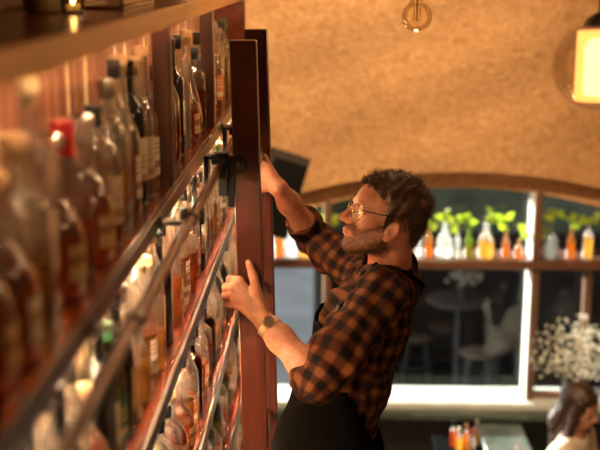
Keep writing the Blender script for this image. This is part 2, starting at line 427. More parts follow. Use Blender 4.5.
# ------------------------------------------------------------------ bottles
G = dict(
 clear=glass_thin('bottle_glass_clear', (.98,.98,.96), 5.0, .22, (.74,.66,.52), rough=.05, refract=.42, haze=.085),
 green=glass_thin('bottle_glass_green', (.30,.42,.12), 1.6, .4, (.3,.35,.2)),
 brown=glass_thin('bottle_glass_brown', (.35,.12,.03), 1.6, .4, (.3,.2,.1)),
 clearw=glass_thin('window_bottle_glass', (.97,.98,.95), 3.0, .3, (.80,.80,.74), rough=.06, refract=.2, haze=.16),
 greenw=glass_thin('window_bottle_green', (.45,.60,.10), 3.0, .3, (.5,.55,.3), rough=.06, refract=.2, haze=.16),
 brownw=glass_thin('window_bottle_brown', (.88,.58,.28), 3.0, .3, (.6,.4,.25), rough=.06, refract=.2, haze=.10),
 dark=pbr('bottle_glass_dark', (.012,.010,.010), .08, coat=.6),
)
LQ = dict(
 amber=liquid('amber_spirit', (.95,.45,.08), .9, .45), deep=liquid('deep_amber_spirit', (.78,.24,.035), .9, .45),
 gold=liquid('golden_spirit', (.97,.66,.20), .9, .45), clear=liquid('clear_spirit', (.97,.97,.95), .85, .28),
 red=liquid('red_spirit', (.75,.04,.012), .9, .45), pink=liquid('pink_spirit', (.92,.36,.20), .9, .45),
 orange=liquid('orange_spirit', (.98,.28,.03), .9, .45),
)
def stripes(name, base, ink, band):
    """paper label: plain ground with a darker band and faint rows"""
    m, nt = mat(name); p = N(nt, 'ShaderNodeBsdfPrincipled'); out(nt, p.outputs[0]); p.inputs['Roughness'].default_value = .55
    tc = N(nt, 'ShaderNodeTexCoord'); sx = N(nt, 'ShaderNodeSeparateXYZ'); nt.links.new(tc.outputs['Object'], sx.inputs[0])
    n = N(nt, 'ShaderNodeTexNoise'); n.inputs['Scale'].default_value = 60; nt.links.new(tc.outputs['Object'], n.inputs['Vector'])
    r = N(nt, 'ShaderNodeValToRGB'); r.color_ramp.interpolation = 'CONSTANT'; e = r.color_ramp.elements
    mr = N(nt, 'ShaderNodeMapRange'); mr.inputs[1].default_value = band[0]; mr.inputs[2].default_value = band[1]; nt.links.new(sx.outputs[2], mr.inputs[0])
    e[0].position = 0; e[0].color = rgb(base); e[1].position = .25; e[1].color = rgb(ink)
    for pos, c in ((.42, base), (.55, base), (.60, ink), (.64, base), (.72, ink), (.75, base), (.83, ink), (.86, base)):
        q = e.new(pos); q.color = rgb(c)
    nt.links.new(mr.outputs[0], r.inputs[0]); nt.links.new(r.outputs[0], p.inputs['Base Color']); return m
LB = dict(
 cream=stripes('label_cream', (.72,.62,.42), (.45,.30,.14), (.03,.12)), white=stripes('label_white', (.80,.76,.66), (.35,.22,.15), (.03,.12)),
 red=stripes('label_red', (.42,.05,.03), (.70,.52,.25), (.03,.12)), black=stripes('label_black', (.03,.025,.02), (.50,.36,.15), (.03,.12)),
 pink=stripes('label_pink', (.75,.42,.33), (.85,.70,.55), (.03,.12)), green=stripes('label_green', (.05,.12,.06), (.6,.5,.25), (.03,.12)),
 orange=stripes('label_orange', (.70,.26,.08), (.85,.7,.45), (.03,.12)), gold=stripes('label_gold', (.62,.42,.15), (.3,.15,.05), (.03,.12)),
)
CP = dict(cork=M['cork'], black=pbr('cap_black', (.015,.013,.012), .3, coat=.3), gold=pbr('cap_gold', (.6,.4,.16), .3, .9), red=pbr('cap_red_wax', (.42,.018,.012), .28, coat=.5),
 cream=pbr('cap_cream', (.62,.48,.28), .45), silver=pbr('cap_silver', (.45,.40,.34), .3, .9), glass=G['clear'], green=pbr('cap_green', (.03,.12,.05), .35), white=pbr('cap_white', (.7,.65,.55), .4))
def sq(p):
    def f(w, z): return (abs(math.cos(w))**p+abs(math.sin(w))**p)**(-1/p)
    return f
# outline of each kind: (r, z) from the base up, label span, section, flattening
SHAPES = dict(
 round_shouldered=dict(p=[(.030,0),(.036,.004),(.0375,.012),(.0375,.165),(.0365,.180),(.031,.196),(.022,.208),(.0155,.220),(.0140,.235),(.0140,.268),(.0162,.270),(.0162,.280),(.0135,.281)], lab=(.045,.135)),
 long_necked=dict(p=[(.030,0),(.035,.004),(.036,.012),(.036,.150),(.034,.165),(.026,.185),(.018,.205),(.0145,.225),(.0135,.250),(.0130,.286),(.0152,.288),(.0152,.296),(.0130,.297)], lab=(.035,.120)),
 square=dict(p=[(.030,0),(.034,.004),(.035,.012),(.035,.158),(.033,.172),(.025,.182),(.0165,.190),(.0150,.200),(.0150,.232),(.0180,.234),(.0180,.246),(.0150,.247)], lab=(.035,.125), sup=sq(5)),
 squat=dict(p=[(.034,0),(.044,.005),(.048,.025),(.0485,.075),(.045,.105),(.036,.128),(.024,.144),(.0165,.158),(.0150,.175),(.0150,.205),(.0175,.207),(.0175,.216),(.0145,.217)], lab=(.03,.085)),
 flask=dict(p=[(.036,0),(.043,.005),(.045,.015),(.045,.140),(.042,.160),(.032,.178),(.020,.190),(.0140,.200),(.0135,.230),(.0158,.232),(.0158,.240),(.0130,.241)], lab=(.04,.125), fl=.62),
 slender=dict(p=[(.024,0),(.028,.004),(.029,.012),(.029,.190),(.0275,.210),(.021,.232),(.0150,.248),(.0125,.262),(.0120,.300),(.0145,.302),(.0145,.310),(.0120,.311)], lab=(.06,.15)),
 wine=dict(p=[(.032,0),(.036,.004),(.037,.012),(.037,.178),(.035,.196),(.027,.214),(.0175,.228),(.0145,.240),(.0140,.286),(.0160,.288),(.0160,.298),(.0135,.299)], lab=(.055,.145)),
 pear_shaped=dict(p=[(.028,0),(.038,.004),(.043,.020),(.045,.045),(.043,.075),(.036,.110),(.027,.145),(.020,.175),(.0155,.205),(.0140,.235),(.0140,.270),(.0165,.272),(.0165,.281),(.0140,.282)], lab=(.03,.08)),
)
def rad_at(p, z):
    for (r0,z0),(r1,z1) in zip(p[:-1], p[1:]):
        if z0 <= z <= z1: return r0+(r1-r0)*(z-z0)/max(z1-z0,1e-9)
    return p[-1][0]
def make_bottle(shape, glass, liq, cap, lab, fill=.6, name='spirit_bottle', s=1.0):
    d = SHAPES[shape]; p = [(r*s, z*s) for r, z in d['p']]; sup = d.get('sup'); fl = d.get('fl', 1)
    H = p[-1][1]
    mb = MB(); n = 32 if sup else 26
    neck = lambda w, z: (sup(w, z) if z < p[-6][1] else 1.0) if sup else 1.0
    mb.lathe([(0, .003)]+p, n, neck if sup else None, fl)
    o = obj(name, mb, G[glass], local=True)
    if glass != 'dark':
        zf = fill*H; ip = [(max(r-.003,.004), z) for r, z in p if z < zf and z > .006]
        ip = [(0,.0065),(ip[0][0]*.9,.0066)]+ip+[(rad_at(p, zf)-.003, zf), (0, zf+.0002)]
        obj('liquid', MB().lathe(ip, n, sup if sup and zf < p[-6][1] else None, fl), LQ[liq], o, local=True)
    rn = p[-1][0]; cz = H
    if cap in ('cork', 'cream'):
        cp = [(rn*.8,cz-.018),(rn*.86,cz-.001),(rn*1.25,cz+.0015),(rn*1.30,cz+.004),(rn*1.30,cz+.018),(rn*1.18,cz+.021),(0,cz+.0215)]
    elif cap == 'glass':
        cp = [(rn*.7,cz-.015),(rn*.8,cz+.001),(rn*1.2,cz+.003),(rn*1.7,cz+.012),(rn*1.75,cz+.020),(rn*1.1,cz+.030),(0,cz+.033)]
    elif cap == 'red':
        cp = [(rn*1.28,cz-.052),(rn*1.30,cz-.05),(rn*1.26,cz-.02),(rn*1.3,cz),(rn*1.18,cz+.004),(0,cz+.005)]
    else:
        cp = [(rn*1.12,cz-.032),(rn*1.16,cz-.030),(rn*1.16,cz+.001),(rn*1.02,cz+.004),(0,cz+.0045)]
    if cap != 'none': obj('wax_cap' if cap == 'red' else 'stopper' if cap in ('cork','cream','glass') else 'cap', MB().lathe([(0,cp[0][1])]+cp, 20), CP[cap], o, local=True)
    if lab:
        a, b = [q*s for q in d['lab']]; rr = rad_at(p, (a+b)/2)
        w = 1.0 if not sup else .72
        obj('paper_label', MB().lathe([(rr+.0010,a),(rr+.0011,a+.002),(rr+.0011,b-.002),(rr+.0010,b)], 22, sup, fl, ang=(-w,w)), LB[lab], o, local=True)
    return o
CAPW = dict(cork='cork stopper', black='black cap', gold='gold cap', red='red wax cap', cream='cream stopper', silver='silver cap', glass='glass stopper', green='green cap', white='white cap')
LIQW = dict(amber='amber', deep='dark amber', gold='golden', clear='clear', red='red', pink='pink', orange='orange')
SHW = dict(round_shouldered='round shouldered', long_necked='long necked', square='square', squat='squat round', flask='flat flask', slender='slender', wine='wine shaped', pear_shaped='pear shaped')
KINDS = [ # shape, glass, liquid, cap, label, fill
 ('round_shouldered','clear','amber','cork','cream',.60), ('long_necked','clear','amber','cork','white',.55), ('square','clear','deep','black','black',.62),
 ('squat','clear','orange','glass','gold',.55), ('slender','clear','orange','black',None,.5), ('wine','dark','red','black','cream',.6),
 ('flask','clear','amber','black','orange',.55), ('round_shouldered','clear','gold','black','white',.55), ('pear_shaped','clear','deep','cork',None,.45),
 ('long_necked','clear','red','glass','red',.42), ('square','clear','gold','cork','cream',.50), ('squat','clear','orange','cork','cream',.55),
 ('round_shouldered','green','gold','green','green',.6), ('slender','clear','gold','gold','pink',.6), ('long_necked','clear','pink','red','pink',.45),
 ('round_shouldered','clear','gold','silver',None,.52), ('pear_shaped','clear','gold','glass','white',.5), ('square','brown','deep','silver','red',.6),
 ('round_shouldered','clear','orange','silver','pink',.42), ('long_necked','clear','clear','black',None,.35), ('slender','clear','amber','cream','cream',.35),
 ('square','clear','pink','red','pink',.5), ('flask','clear','red','black','cream',.5),
]
PROTO = {}
def bottle(k, loc, rz, label, group, sc=1.0):
    sh, gl, lq, cp, lb, fi = KINDS[k]
    if k not in PROTO:
        o = PROTO[k] = make_bottle(sh, gl, lq, cp, lb, fi*.8, 'wine_bottle' if sh == 'wine' else 'spirit_bottle')
    else: o = copy_tree(PROTO[k])
    o.location = loc; o.rotation_euler.z = rz; o.scale = (sc, sc, sc)
    return tag(o, label, 'bottle', group)
ORD = 'first second third fourth fifth sixth seventh eighth ninth tenth eleventh twelfth thirteenth fourteenth fifteenth sixteenth seventeenth eighteenth nineteenth twentieth'.split()
SHN = {1: 'top bottle shelf', 2: 'second bottle shelf', 3: 'third bottle shelf', 4: 'fourth bottle shelf', 5: 'fifth bottle shelf'}
PLACE = []
def bay(y): return 0 if y < POSTS[0] else 1 if y < POSTS[1] else 2
BAYW = ['before the nearer post', 'between the two posts', 'past the farther post']
# the front row of the top shelf, as the photograph shows it (kind, y)
top = [(11,1.02),(3,1.13),(11,1.23),(10,1.325),(20,1.41),(3,1.495),(21,1.585),(3,1.68),(22,1.785),(15,1.89),(4,1.96),(1,2.03),(5,2.105),(0,2.185),(1,2.265),
       (2,2.50),(9,2.60),(5,2.70),(19,2.80),(3,2.905),(8,3.01),(2,3.14),(7,3.30),(17,3.40),(1,3.48),(6,3.57),(0,3.66),(15,3.75),(10,3.84),(2,3.93),(7,4.02),(12,4.105)]
WID = {k: max(r for r, z in SHAPES[KINDS[k][0]]['p'])*(1.15 if KINDS[k][0]=='square' else 1) for k in range(len(KINDS))}
for k, y in top: PLACE.append((1, 'front', k, -.395, y*1.034))
rnd = random.Random(11)
START = {1: 1.05, 2: 1.28, 3: 2.0, 4: 2.85, 5: 3.6}
pool = {2: [1,15,11,18,7,2,10,5,9,0,13,6,12,4,16], 3: [2,15,19,0,5,8,17,11,3,14,10,6], 4: [12,15,2,16,5,4,12,7,1,11], 5: [12,1,0,15,7]}
for sh in (1,2,3,4,5):
    for row, x in (('front', -.388),):
        if sh == 1: continue
        y = (2.44 if sh == 1 else START[sh]) + (.05 if row == 'back' else 0); last = -1
        while y < 4.42:
            k = rnd.choice(pool.get(sh, list(range(len(KINDS)))))
            if k == last: k = rnd.randrange(len(KINDS))
            w = WID[k]; y += w+.004
            if row == 'front':
                pass
            if y+w > 4.46: break
            PLACE.append((sh, row, k, x, y)); last = k
            y += w+rnd.uniform(.002, .012) + (.022 if row == 'back' else 0)
cnt = {}
for sh, row, k, x, y in sorted(PLACE, key=lambda t: (t[0], t[1], -t[4] if bay(t[4]) == 0 else t[4])):
    sh_, gl, lq, cp, lb, fi = KINDS[k]
    b = bay(y); key = (sh, row, b); cnt[key] = cnt.get(key, 0)+1
    glw = 'black' if gl == 'dark' else ('green glass' if gl == 'green' else LIQW[lq])
    lab = f"{glw} {SHW[sh_].split()[0]} bottle, {CAPW[cp]}, {ORD[min(cnt[key]-1,19)]} {BAYW[b]}, {SHN[sh].replace(' bottle','')}"
    if row == 'back': lab = f"{glw} bottle, {CAPW[cp]}, {ORD[min(cnt[key]-1,19)]} {BAYW[b]}, back row, {SHN[sh].replace(' bottle','')}"
    bottle(k, (x+rnd.uniform(-.003,.003), y, sh_z[sh]+.0005), rnd.uniform(.1,.9), lab, f"bottles on the {SHN[sh].replace('bottle ','')} of the back bar", rnd.uniform(.97,1.0) if sh == 1 else rnd.uniform(.86,.98))

# ------------------------------------------------------------------ ladder
def LX(z):  # the rails lean a little towards the shelves
    return -.2264 + (2.935-z)*.020
ZT_L = U(243, 40, 2.70).z
lad = thing('ladder', 'dark mahogany rolling ladder hooked on the bronze pipe, held by the man', 'ladder', (LX(0), 2.95, 0))
def slab(y0, y1, z0, z1, w):
    mb = MB(); b = .003
    mb.bbox((0,y0,0), (w,y1,1), b); v = []
    for (x,y,z) in mb.v:
        q = b if 0 < z < .5 else (-b if .5 < z < 1 else 0)
        zz = z0 if z < .5 else z1
        if b-1e-6 < z < .5: zz = z0+b
        elif .5 < z < 1-b+1e-6: zz = z1-b
        v.append((x+LX(zz), y, zz))
    mb.v = v; return mb
RA, RB = (2.685, 2.715), (3.185, 3.215)
for (a, b) in (RA, RB):
    rl = obj('rail', slab(a, b, .06, ZT_L, .067), M['ladder'], lad)
    obj('caster', MB().tube([(LX(.03)+.033,a+.004,.03),(LX(.03)+.033,b-.004,.03)], .03, 20), M['black'], rl)
for i in range(8):
    z = U(253, 185, 2.69).z - .408*i
    if z < .3: break
    r = obj('rung', MB().tube([(LX(z)+.033,RA[1]-.001,z),(LX(z)+.033,RB[0]+.001,z)], .0165, 16), M['ladder'], lad)
    obj('plug', MB().tube([(LX(z)+.033,RA[0]-.0012,z),(LX(z)+.033,RA[0]+.002,z)], .0155, 20), M['plug'], r)
zb = ZP+.005
for (a, b), w in ((RA, .0), (RB, .0)):
    xl = LX(zb)
    hk = obj('roller_bracket', MB().bbox((xl-.014,a-.010,ZP-.105),(xl+.004,a-.0005,ZP+.025),.002).bbox((xl-.040,a-.022,ZP-.03),(xl-.008,a-.012,ZP+.035),.003)
        .bbox((xl-.052,a-.026,ZP+.004),(xl-.014,b,ZP+.03),.003).bbox((xl-.070,a-.03,ZP-.055),(xl-.058,a+.02,ZP+.028),.002).bbox((xl-.066,a-.028,ZP+.018),(xl-.02,a+.01,ZP+.027),.002).bbox((xl-.036,a-.02,ZP-.075),(xl-.012,a-.006,ZP-.02),.003), M['black'], lad)
    obj('roller', MB().tube([(xl+.012,a-.014,ZP+.004),(xl+.012,a-.0005,ZP+.004)], .0235, 28).tube([(xl+.012,a-.017,ZP+.004),(xl+.012,a-.013,ZP+.004)], .017, 24), M['black'], hk)
    obj('screw', MB().lathe([(0,0),(.004,0),(.0035,.0015),(0,.0022)], 12, c=(0,0,0)), M['chrome'], hk, local=True)
    sc = hk.children[-1]; sc.location = Vector((xl+.014,a-.0172,ZP+.006))-wloc(hk); sc.rotation_euler = (PI/2,0,0)
# ------------------------------------------------------------------ implicit surfaces for the figures
def V3(*a): return np.array(a, dtype=np.float64)
def smin(a, b, k):
    h = np.clip(.5+.5*(b-a)/k, 0, 1); return b*(1-h)+a*h-k*h*(1-h)
def smax(a, b, k): return -smin(-a, -b, k)
def caps(p, a, b, ra, rb):
    a = np.asarray(a, float); b = np.asarray(b, float); ab = b-a
    t = np.clip(((p-a)@ab)/max(ab@ab, 1e-12), 0, 1)
    return np.linalg.norm(p-a-t[...,None]*ab, axis=-1)-(ra+(rb-ra)*t)
def ell(p, c, r):
    r = np.asarray(r, float); q = (p-np.asarray(c, float))/r; k = np.linalg.norm(q, axis=-1)
    k2 = np.linalg.norm(q/r, axis=-1); return k*(k-1)/np.maximum(k2, 1e-9)
def chain(p, pts, rs, k=.01):
    d = None
    for a, b, ra, rb in zip(pts[:-1], pts[1:], rs[:-1], rs[1:]):
        e = caps(p, a, b, ra, rb); d = e if d is None else smin(d, e, k)
    return d
def polygonize(f, lo, hi, h, B=12, lip=2.0):
    lo = np.array(lo, float); hi = np.array(hi, float)
    nb = np.ceil((hi-lo)/(h*B)).astype(int)
    g = np.stack(np.meshgrid(*[np.arange(n) for n in nb], indexing='ij'), -1).reshape(-1, 3)
    cen = lo+(g+.5)*B*h
    g = g[np.abs(f(cen)) < lip*B*h*.87+.01]
    ax = np.arange(B+1); L = np.stack(np.meshgrid(ax, ax, ax, indexing='ij'), -1)
    tot = nb*B+2
    def key(c): return (c[...,0]*tot[1]+c[...,1])*tot[2]+c[...,2]
    VK = []; VP = []; EK = []; 
    for s in range(0, len(g), 64):
        gb = g[s:s+64]; idx = gb[:,None,None,None,:]*B+L[None]
        P = lo+idx*h; D = f(P.reshape(-1,3)).reshape(P.shape[:-1])
        n = B; acc = np.zeros((len(gb),n,n,n,3)); cnt = np.zeros((len(gb),n,n,n))
        def sub(o): return (slice(None),)+tuple(slice(o[i], o[i]+n) for i in range(3))
        for axis in range(3):
            others = [a for a in range(3) if a != axis]
            for i in (0,1):
                for j in (0,1):
                    o = [0,0,0]; o[others[0]] = i; o[others[1]] = j; o2 = list(o); o2[axis] = 1
                    a = D[sub(o)]; b = D[sub(o2)]; m = (a < 0) != (b < 0)
                    t = np.where(m, a/np.where(m, a-b, 1), 0)
                    q = np.array(o, float)[None,None,None,None,:]+np.zeros(a.shape+(3,)); q[...,axis] = t
                    acc += q*m[...,None]; cnt += m
                    if i == 0 and j == 0:
                        w = np.argwhere(m)
                        if len(w):
                            ci = gb[w[:,0]]*B+w[:,1:]; flip = a[m] < 0
                            EK.append(np.concatenate([ci, np.full((len(w),1), axis), flip[:,None].astype(int)], 1))
        m = cnt > 0; w = np.argwhere(m)
        if len(w):
            ci = gb[w[:,0]]*B+w[:,1:]; VK.append(key(ci)); VP.append(lo+(ci+acc[m]/cnt[m][:,None])*h)
    VK = np.concatenate(VK); VP = np.concatenate(VP); EK = np.concatenate(EK)
    o = np.argsort(VK); VK = VK[o]; VP = VP[o]; F_ = []
    for axis in range(3):
        e = EK[EK[:,3] == axis]; c = e[:,:3]
        a1, a2 = [(1,2),(2,0),(0,1)][axis]
        q = []
        for d1, d2 in ((0,0),(-1,0),(-1,-1),(0,-1)):
            cc = c.copy(); cc[:,a1] += d1; cc[:,a2] += d2; q.append(key(cc))
        q = np.stack(q, 1); ix = np.clip(np.searchsorted(VK, q), 0, len(VK)-1); ok = (VK[ix] == q).all(1)
        ix = ix[ok]; fl = e[ok,4] == 1; ix[~fl] = ix[~fl][:, ::-1]; F_.append(ix)
    F_ = np.concatenate(F_)
    return VP, F_
def grad_push(f, P, it=2, e=.0007):
    for _ in range(it):
        d = f(P); g = np.stack([f(P+np.eye(3)[i]*e)-f(P-np.eye(3)[i]*e) for i in range(3)], -1)/(2*e)
        P = P-g*(d/np.maximum((g*g).sum(-1), .2))[:,None]
    return P
def normal(f, P, e=.001):
    g = np.stack([f(P+np.eye(3)[i]*e)-f(P-np.eye(3)[i]*e) for i in range(3)], -1)
    return g/np.maximum(np.linalg.norm(g, axis=-1, keepdims=True), 1e-9)
def fattr(o, name, val):
    val = np.asarray(val, float)
    if val.ndim == 1:
        a = o.data.attributes.new(name, 'FLOAT', 'POINT'); a.data.foreach_set('value', val)
    else:
        a = o.data.attributes.new(name, 'FLOAT_VECTOR', 'POINT'); a.data.foreach_set('vector', val.reshape(-1))
def sdf_obj(name, f, lo, hi, h, m, parent, push=1, **k):
    v, q = polygonize(f, lo, hi, h, **k)
    if push: v = grad_push(f, v, push)
    o = obj(name, (v, q), m, parent); return o, v

# ------------------------------------------------------------------ the man on the ladder
def UV(px, py, Y): return np.array(U(px, py, Y))
HS = 1.0
HC = UV(386, 217, 2.88)
yaw, pit, rol = math.radians(16), math.radians(17), math.radians(3)
Fd = V3(-math.cos(yaw)*math.cos(pit), -math.sin(yaw)*math.cos(pit), math.sin(pit))
Ld = np.cross(V3(0,0,1), Fd); Ld /= np.linalg.norm(Ld); Ud = np.cross(Fd, Ld)
Ld, Ud = Ld*math.cos(rol)+Ud*math.sin(rol), Ud*math.cos(rol)-Ld*math.sin(rol)
RH = np.stack([Fd, Ld, Ud])           # rows: local axes in the world
def toh(p): return (p-HC)@RH.T/HS
def fromh(q): return np.asarray(q, float)@RH*HS+HC
def skull(p):
    d = ell(p, (-.017,0,.036), (.096,.075,.082))
    d = smin(d, ell(p, (.030,0,-.018), (.058,.056,.088)), .025)
    return smin(d, ell(p, (.050,0,.030), (.040,.054,.050)), .02)
def head_local(p, beard=True):
    q = p.copy(); q[...,1] = np.abs(q[...,1])      # symmetric halves
    d = skull(p)
    d = smin(d, caps(q, (-.004,.054,-.045), (.062,.022,-.094), .017,.015), .03)
    d = smin(d, ell(p, (.066,0,-.080), (.030,.030,.034)), .02)
    d = smin(d, ell(p, (.080,0,-.099), (.016,.019,.014)), .015)
    d = smin(d, ell(q, (.060,.040,-.022), (.026,.020,.020)), .018)
    d = smin(d, ell(q, (.078,.022,.019), (.016,.026,.010)), .012)          # brow
    d = smax(d, -ell(q, (.101,.032,-.001), (.020,.020,.013)), .012)        # eye sockets
    d = smin(d, caps(p, (.088,0,.010), (.118,0,-.026), .0065,.0095), .010)  # nose
    d = smin(d, ell(p, (.117,0,-.029), (.0125,.011,.010)), .006)
    d = smin(d, ell(q, (.105,.013,-.034), (.012,.0075,.0085)), .006)
    d = smax(d, -ell(q, (.110,.007,-.043), (.006,.0035,.004)), .003)
    d = smin(d, ell(p, (.089,0,-.058), (.016,.028,.014)), .012)
    d = smin(d, ell(p, (.0995,0,-.0575), (.0065,.020,.0044)), .005)         # lips
    d = smin(d, ell(p, (.098,0,-.0670), (.0070,.017,.0050)), .004)
    d = smax(d, -caps(q, (.1095,0,-.0622), (.098,.022,-.0635), .0012,.0010), .002)
    # eyelids
    d = smin(d, ell(q, (.0795,.0315,-.001), (.0135,.016,.0125)), .004)
    d = smax(d, -ell(q, (.0925,.0320,-.0025), (.007,.0125,.0040)), .002)
    # ears
    e = q-np.array([.003,.071,-.030]); c, s = math.cos(.25), math.sin(.25)
    e = np.stack([e[...,0]*c+e[...,2]*s, e[...,1]*.93-e[...,0]*-.30, -e[...,0]*s+e[...,2]*c], -1)
    e = e/.90; ear = ell(e, (0,.004,.004), (.0185,.0075,.030)); ear = smin(ear, ell(e, (.003,.003,-.022), (.011,.006,.012)), .006)
    ear = smax(ear, -ell(e, (.002,.0125,.004), (.0105,.0065,.019)), .004)
    ear = smin(ear, ell(e, (.012,.006,-.004), (.004,.005,.007)), .004)
    d = smin(d, ear, .005)
    return d
nb0 = UV(389, 274, 2.90)
NECK = [HC+RH[0]*-.030-RH[2]*.045, nb0]
# limbs: left arm is nearer the camera, right arm reaches to the farther rail
SL, EL, WL = UV(381,297,2.705), UV(317,379,2.565), UV(266,323,2.648)
SR, ER, WR = UV(368,281,3.06), UV(314,239,3.31), UV(279,188,3.150)
CH, WA, PE = UV(365,325,2.89), UV(346,385,2.90), UV(328,452,2.92)
lh = dict(mcp=[UV(239,281,2.667),UV(234.5,287,2.664),UV(233,295,2.664),UV(236,303,2.667)],
          pip=[UV(230,279,2.683),UV(226,287,2.682),UV(225,295.5,2.682),UV(228,304,2.684)],
          dip=[UV(229.5,281,2.712),UV(226,289,2.714),UV(225.5,297,2.714),UV(228,305,2.712)],
          tip=[UV(236,283,2.727),UV(234,291,2.728),UV(234,299,2.728),UV(235,306,2.727)],
          th=[UV(261,309,2.652),UV(257,293,2.656),UV(253,275,2.667),UV(249,263,2.672)])
rh = dict(mcp=[UV(262,178,3.168),UV(260,171,3.166),UV(261,164,3.166),UV(264,157.5,3.168)],
          pip=[UV(252,178,3.184),UV(249,170,3.182),UV(250,162,3.182),UV(254,155,3.184)],
          dip=[UV(250,176,3.214),UV(247.5,169,3.216),UV(248,162,3.216),UV(251,156,3.214)],
          tip=[UV(256,176,3.229),UV(255,168,3.230),UV(256,161,3.230),UV(257,155,3.229)],
          th=[UV(274,187,3.150),UV(268,187,3.156),UV(262,189,3.167),UV(256,190,3.172)])
def hand(p, hd, W, E):
    d = None
    ax = (W-E)/np.linalg.norm(W-E)
    for i, (m, pr) in enumerate(zip(hd['mcp'], (.0145,.0145,.0135,.0125))):
        e = caps(p, W+ax*.004, m, .0165, pr-.0015); d = e if d is None else smin(d, e, .014)
    for i in range(4):
        r0 = (.0098,.0102,.0097,.0086)[i]
        f = chain(p, [hd['mcp'][i], hd['pip'][i], hd['dip'][i], hd['tip'][i]], [r0+.0013, r0, r0-.0010, r0-.0018], .004)
        d = smin(d, f, .005)
        d = smin(d, ell(p, hd['mcp'][i]+V3(.001,-.008,.0), (.006,.004,.006)), .008)
    t = chain(p, hd['th'], [.0155,.0130,.0112,.0090], .006)
    d = smin(d, t, .010)
    return d
def arm(p, E, W, e_r=.041):
    ax = W-E; m1 = E+ax*.28; m2 = E+ax*.72
    return chain(p, [E, m1, m2, W], [e_r, e_r+.001, .0305, .0255], .03)
def body(p):
    ph = toh(p); d = head_local(ph)*HS
    d = smin(d, caps(p, NECK[0], NECK[1], .055, .062), .03)
    up = chain(p, [SL, V3(*(nb0-[0,0,.03])), SR], [.044,.055,.044], .02)
    d = smin(d, up, .02)
    d = smin(d, chain(p, [nb0-V3(0,0,.05), CH, WA, PE], [.075,.085,.08,.085], .04), .03)
    for (s, e, w, hd) in ((SL,EL,WL,lh),(SR,ER,WR,rh)):
        a = smin(chain(p, [s, e], [.046,.039], .02), arm(p, e, w, .035), .010)
        a = smin(a, hand(p, hd, w, e), .010)
        d = smin(d, a, .012)
    return d
def skin_mat():
    m, nt = mat('skin'); p = N(nt, 'ShaderNodeBsdfPrincipled'); out(nt, p.outputs[0])
    at = N(nt, 'ShaderNodeAttribute', attribute_name='beard'); at2 = N(nt, 'ShaderNodeAttribute', attribute_name='lip')
    tc = N(nt, 'ShaderNodeTexCoord'); n = N(nt, 'ShaderNodeTexNoise'); n.inputs['Scale'].default_value = 45; n.inputs['Detail'].default_value = 4
    nt.links.new(tc.outputs['Object'], n.inputs['Vector'])
    r = N(nt, 'ShaderNodeValToRGB'); r.color_ramp.elements[0].position = .35; r.color_ramp.elements[1].position = .65
    r.color_ramp.elements[0].color = rgb((.38,.14,.08)); r.color_ramp.elements[1].color = rgb((.50,.21,.12)); nt.links.new(n.outputs[0], r.inputs[0])
    m1 = N(nt, 'ShaderNodeMixRGB'); nt.links.new(at2.outputs['Fac'], m1.inputs[0]); nt.links.new(r.outputs[0], m1.inputs[1]); m1.inputs[2].default_value = rgb((.20,.055,.035))
    nb_ = N(nt, 'ShaderNodeTexNoise'); nb_.inputs['Scale'].default_value = 170; nb_.inputs['Detail'].default_value = 3; nt.links.new(tc.outputs['Object'], nb_.inputs['Vector'])
    mr_ = N(nt, 'ShaderNodeMapRange'); mr_.inputs[1].default_value = .35; mr_.inputs[2].default_value = .6; mr_.inputs[3].default_value = .45; mr_.inputs[4].default_value = 1; nt.links.new(nb_.outputs[0], mr_.inputs[0])
    mm_ = N(nt, 'ShaderNodeMath', operation='MULTIPLY'); nt.links.new(at.outputs['Fac'], mm_.inputs[0]); nt.links.new(mr_.outputs[0], mm_.inputs[1])
    m2 = N(nt, 'ShaderNodeMixRGB'); nt.links.new(mm_.outputs[0], m2.inputs[0]); nt.links.new(m1.outputs[0], m2.inputs[1]); m2.inputs[2].default_value = rgb((.11,.035,.014))
    nt.links.new(m2.outputs[0], p.inputs['Base Color']); p.inputs['Roughness'].default_value = .48
    p.inputs['Subsurface Weight'].default_value = .12; p.inputs['Subsurface Radius'].default_value = (.012,.005,.003); p.inputs['Subsurface Scale'].default_value = .6
    n2 = N(nt, 'ShaderNodeTexNoise'); n2.inputs['Scale'].default_value = 260; nt.links.new(tc.outputs['Object'], n2.inputs['Vector'])
    b = N(nt, 'ShaderNodeBump'); b.inputs['Strength'].default_value = .15; b.inputs['Distance'].default_value = .002
    nt.links.new(n2.outputs[0], b.inputs['Height']); nt.links.new(b.outputs[0], p.inputs['Normal']); return m
M['skin'] = skin_mat()
def ss(x, a, b): t = np.clip((x-a)/(b-a), 0, 1); return t*t*(3-2*t)
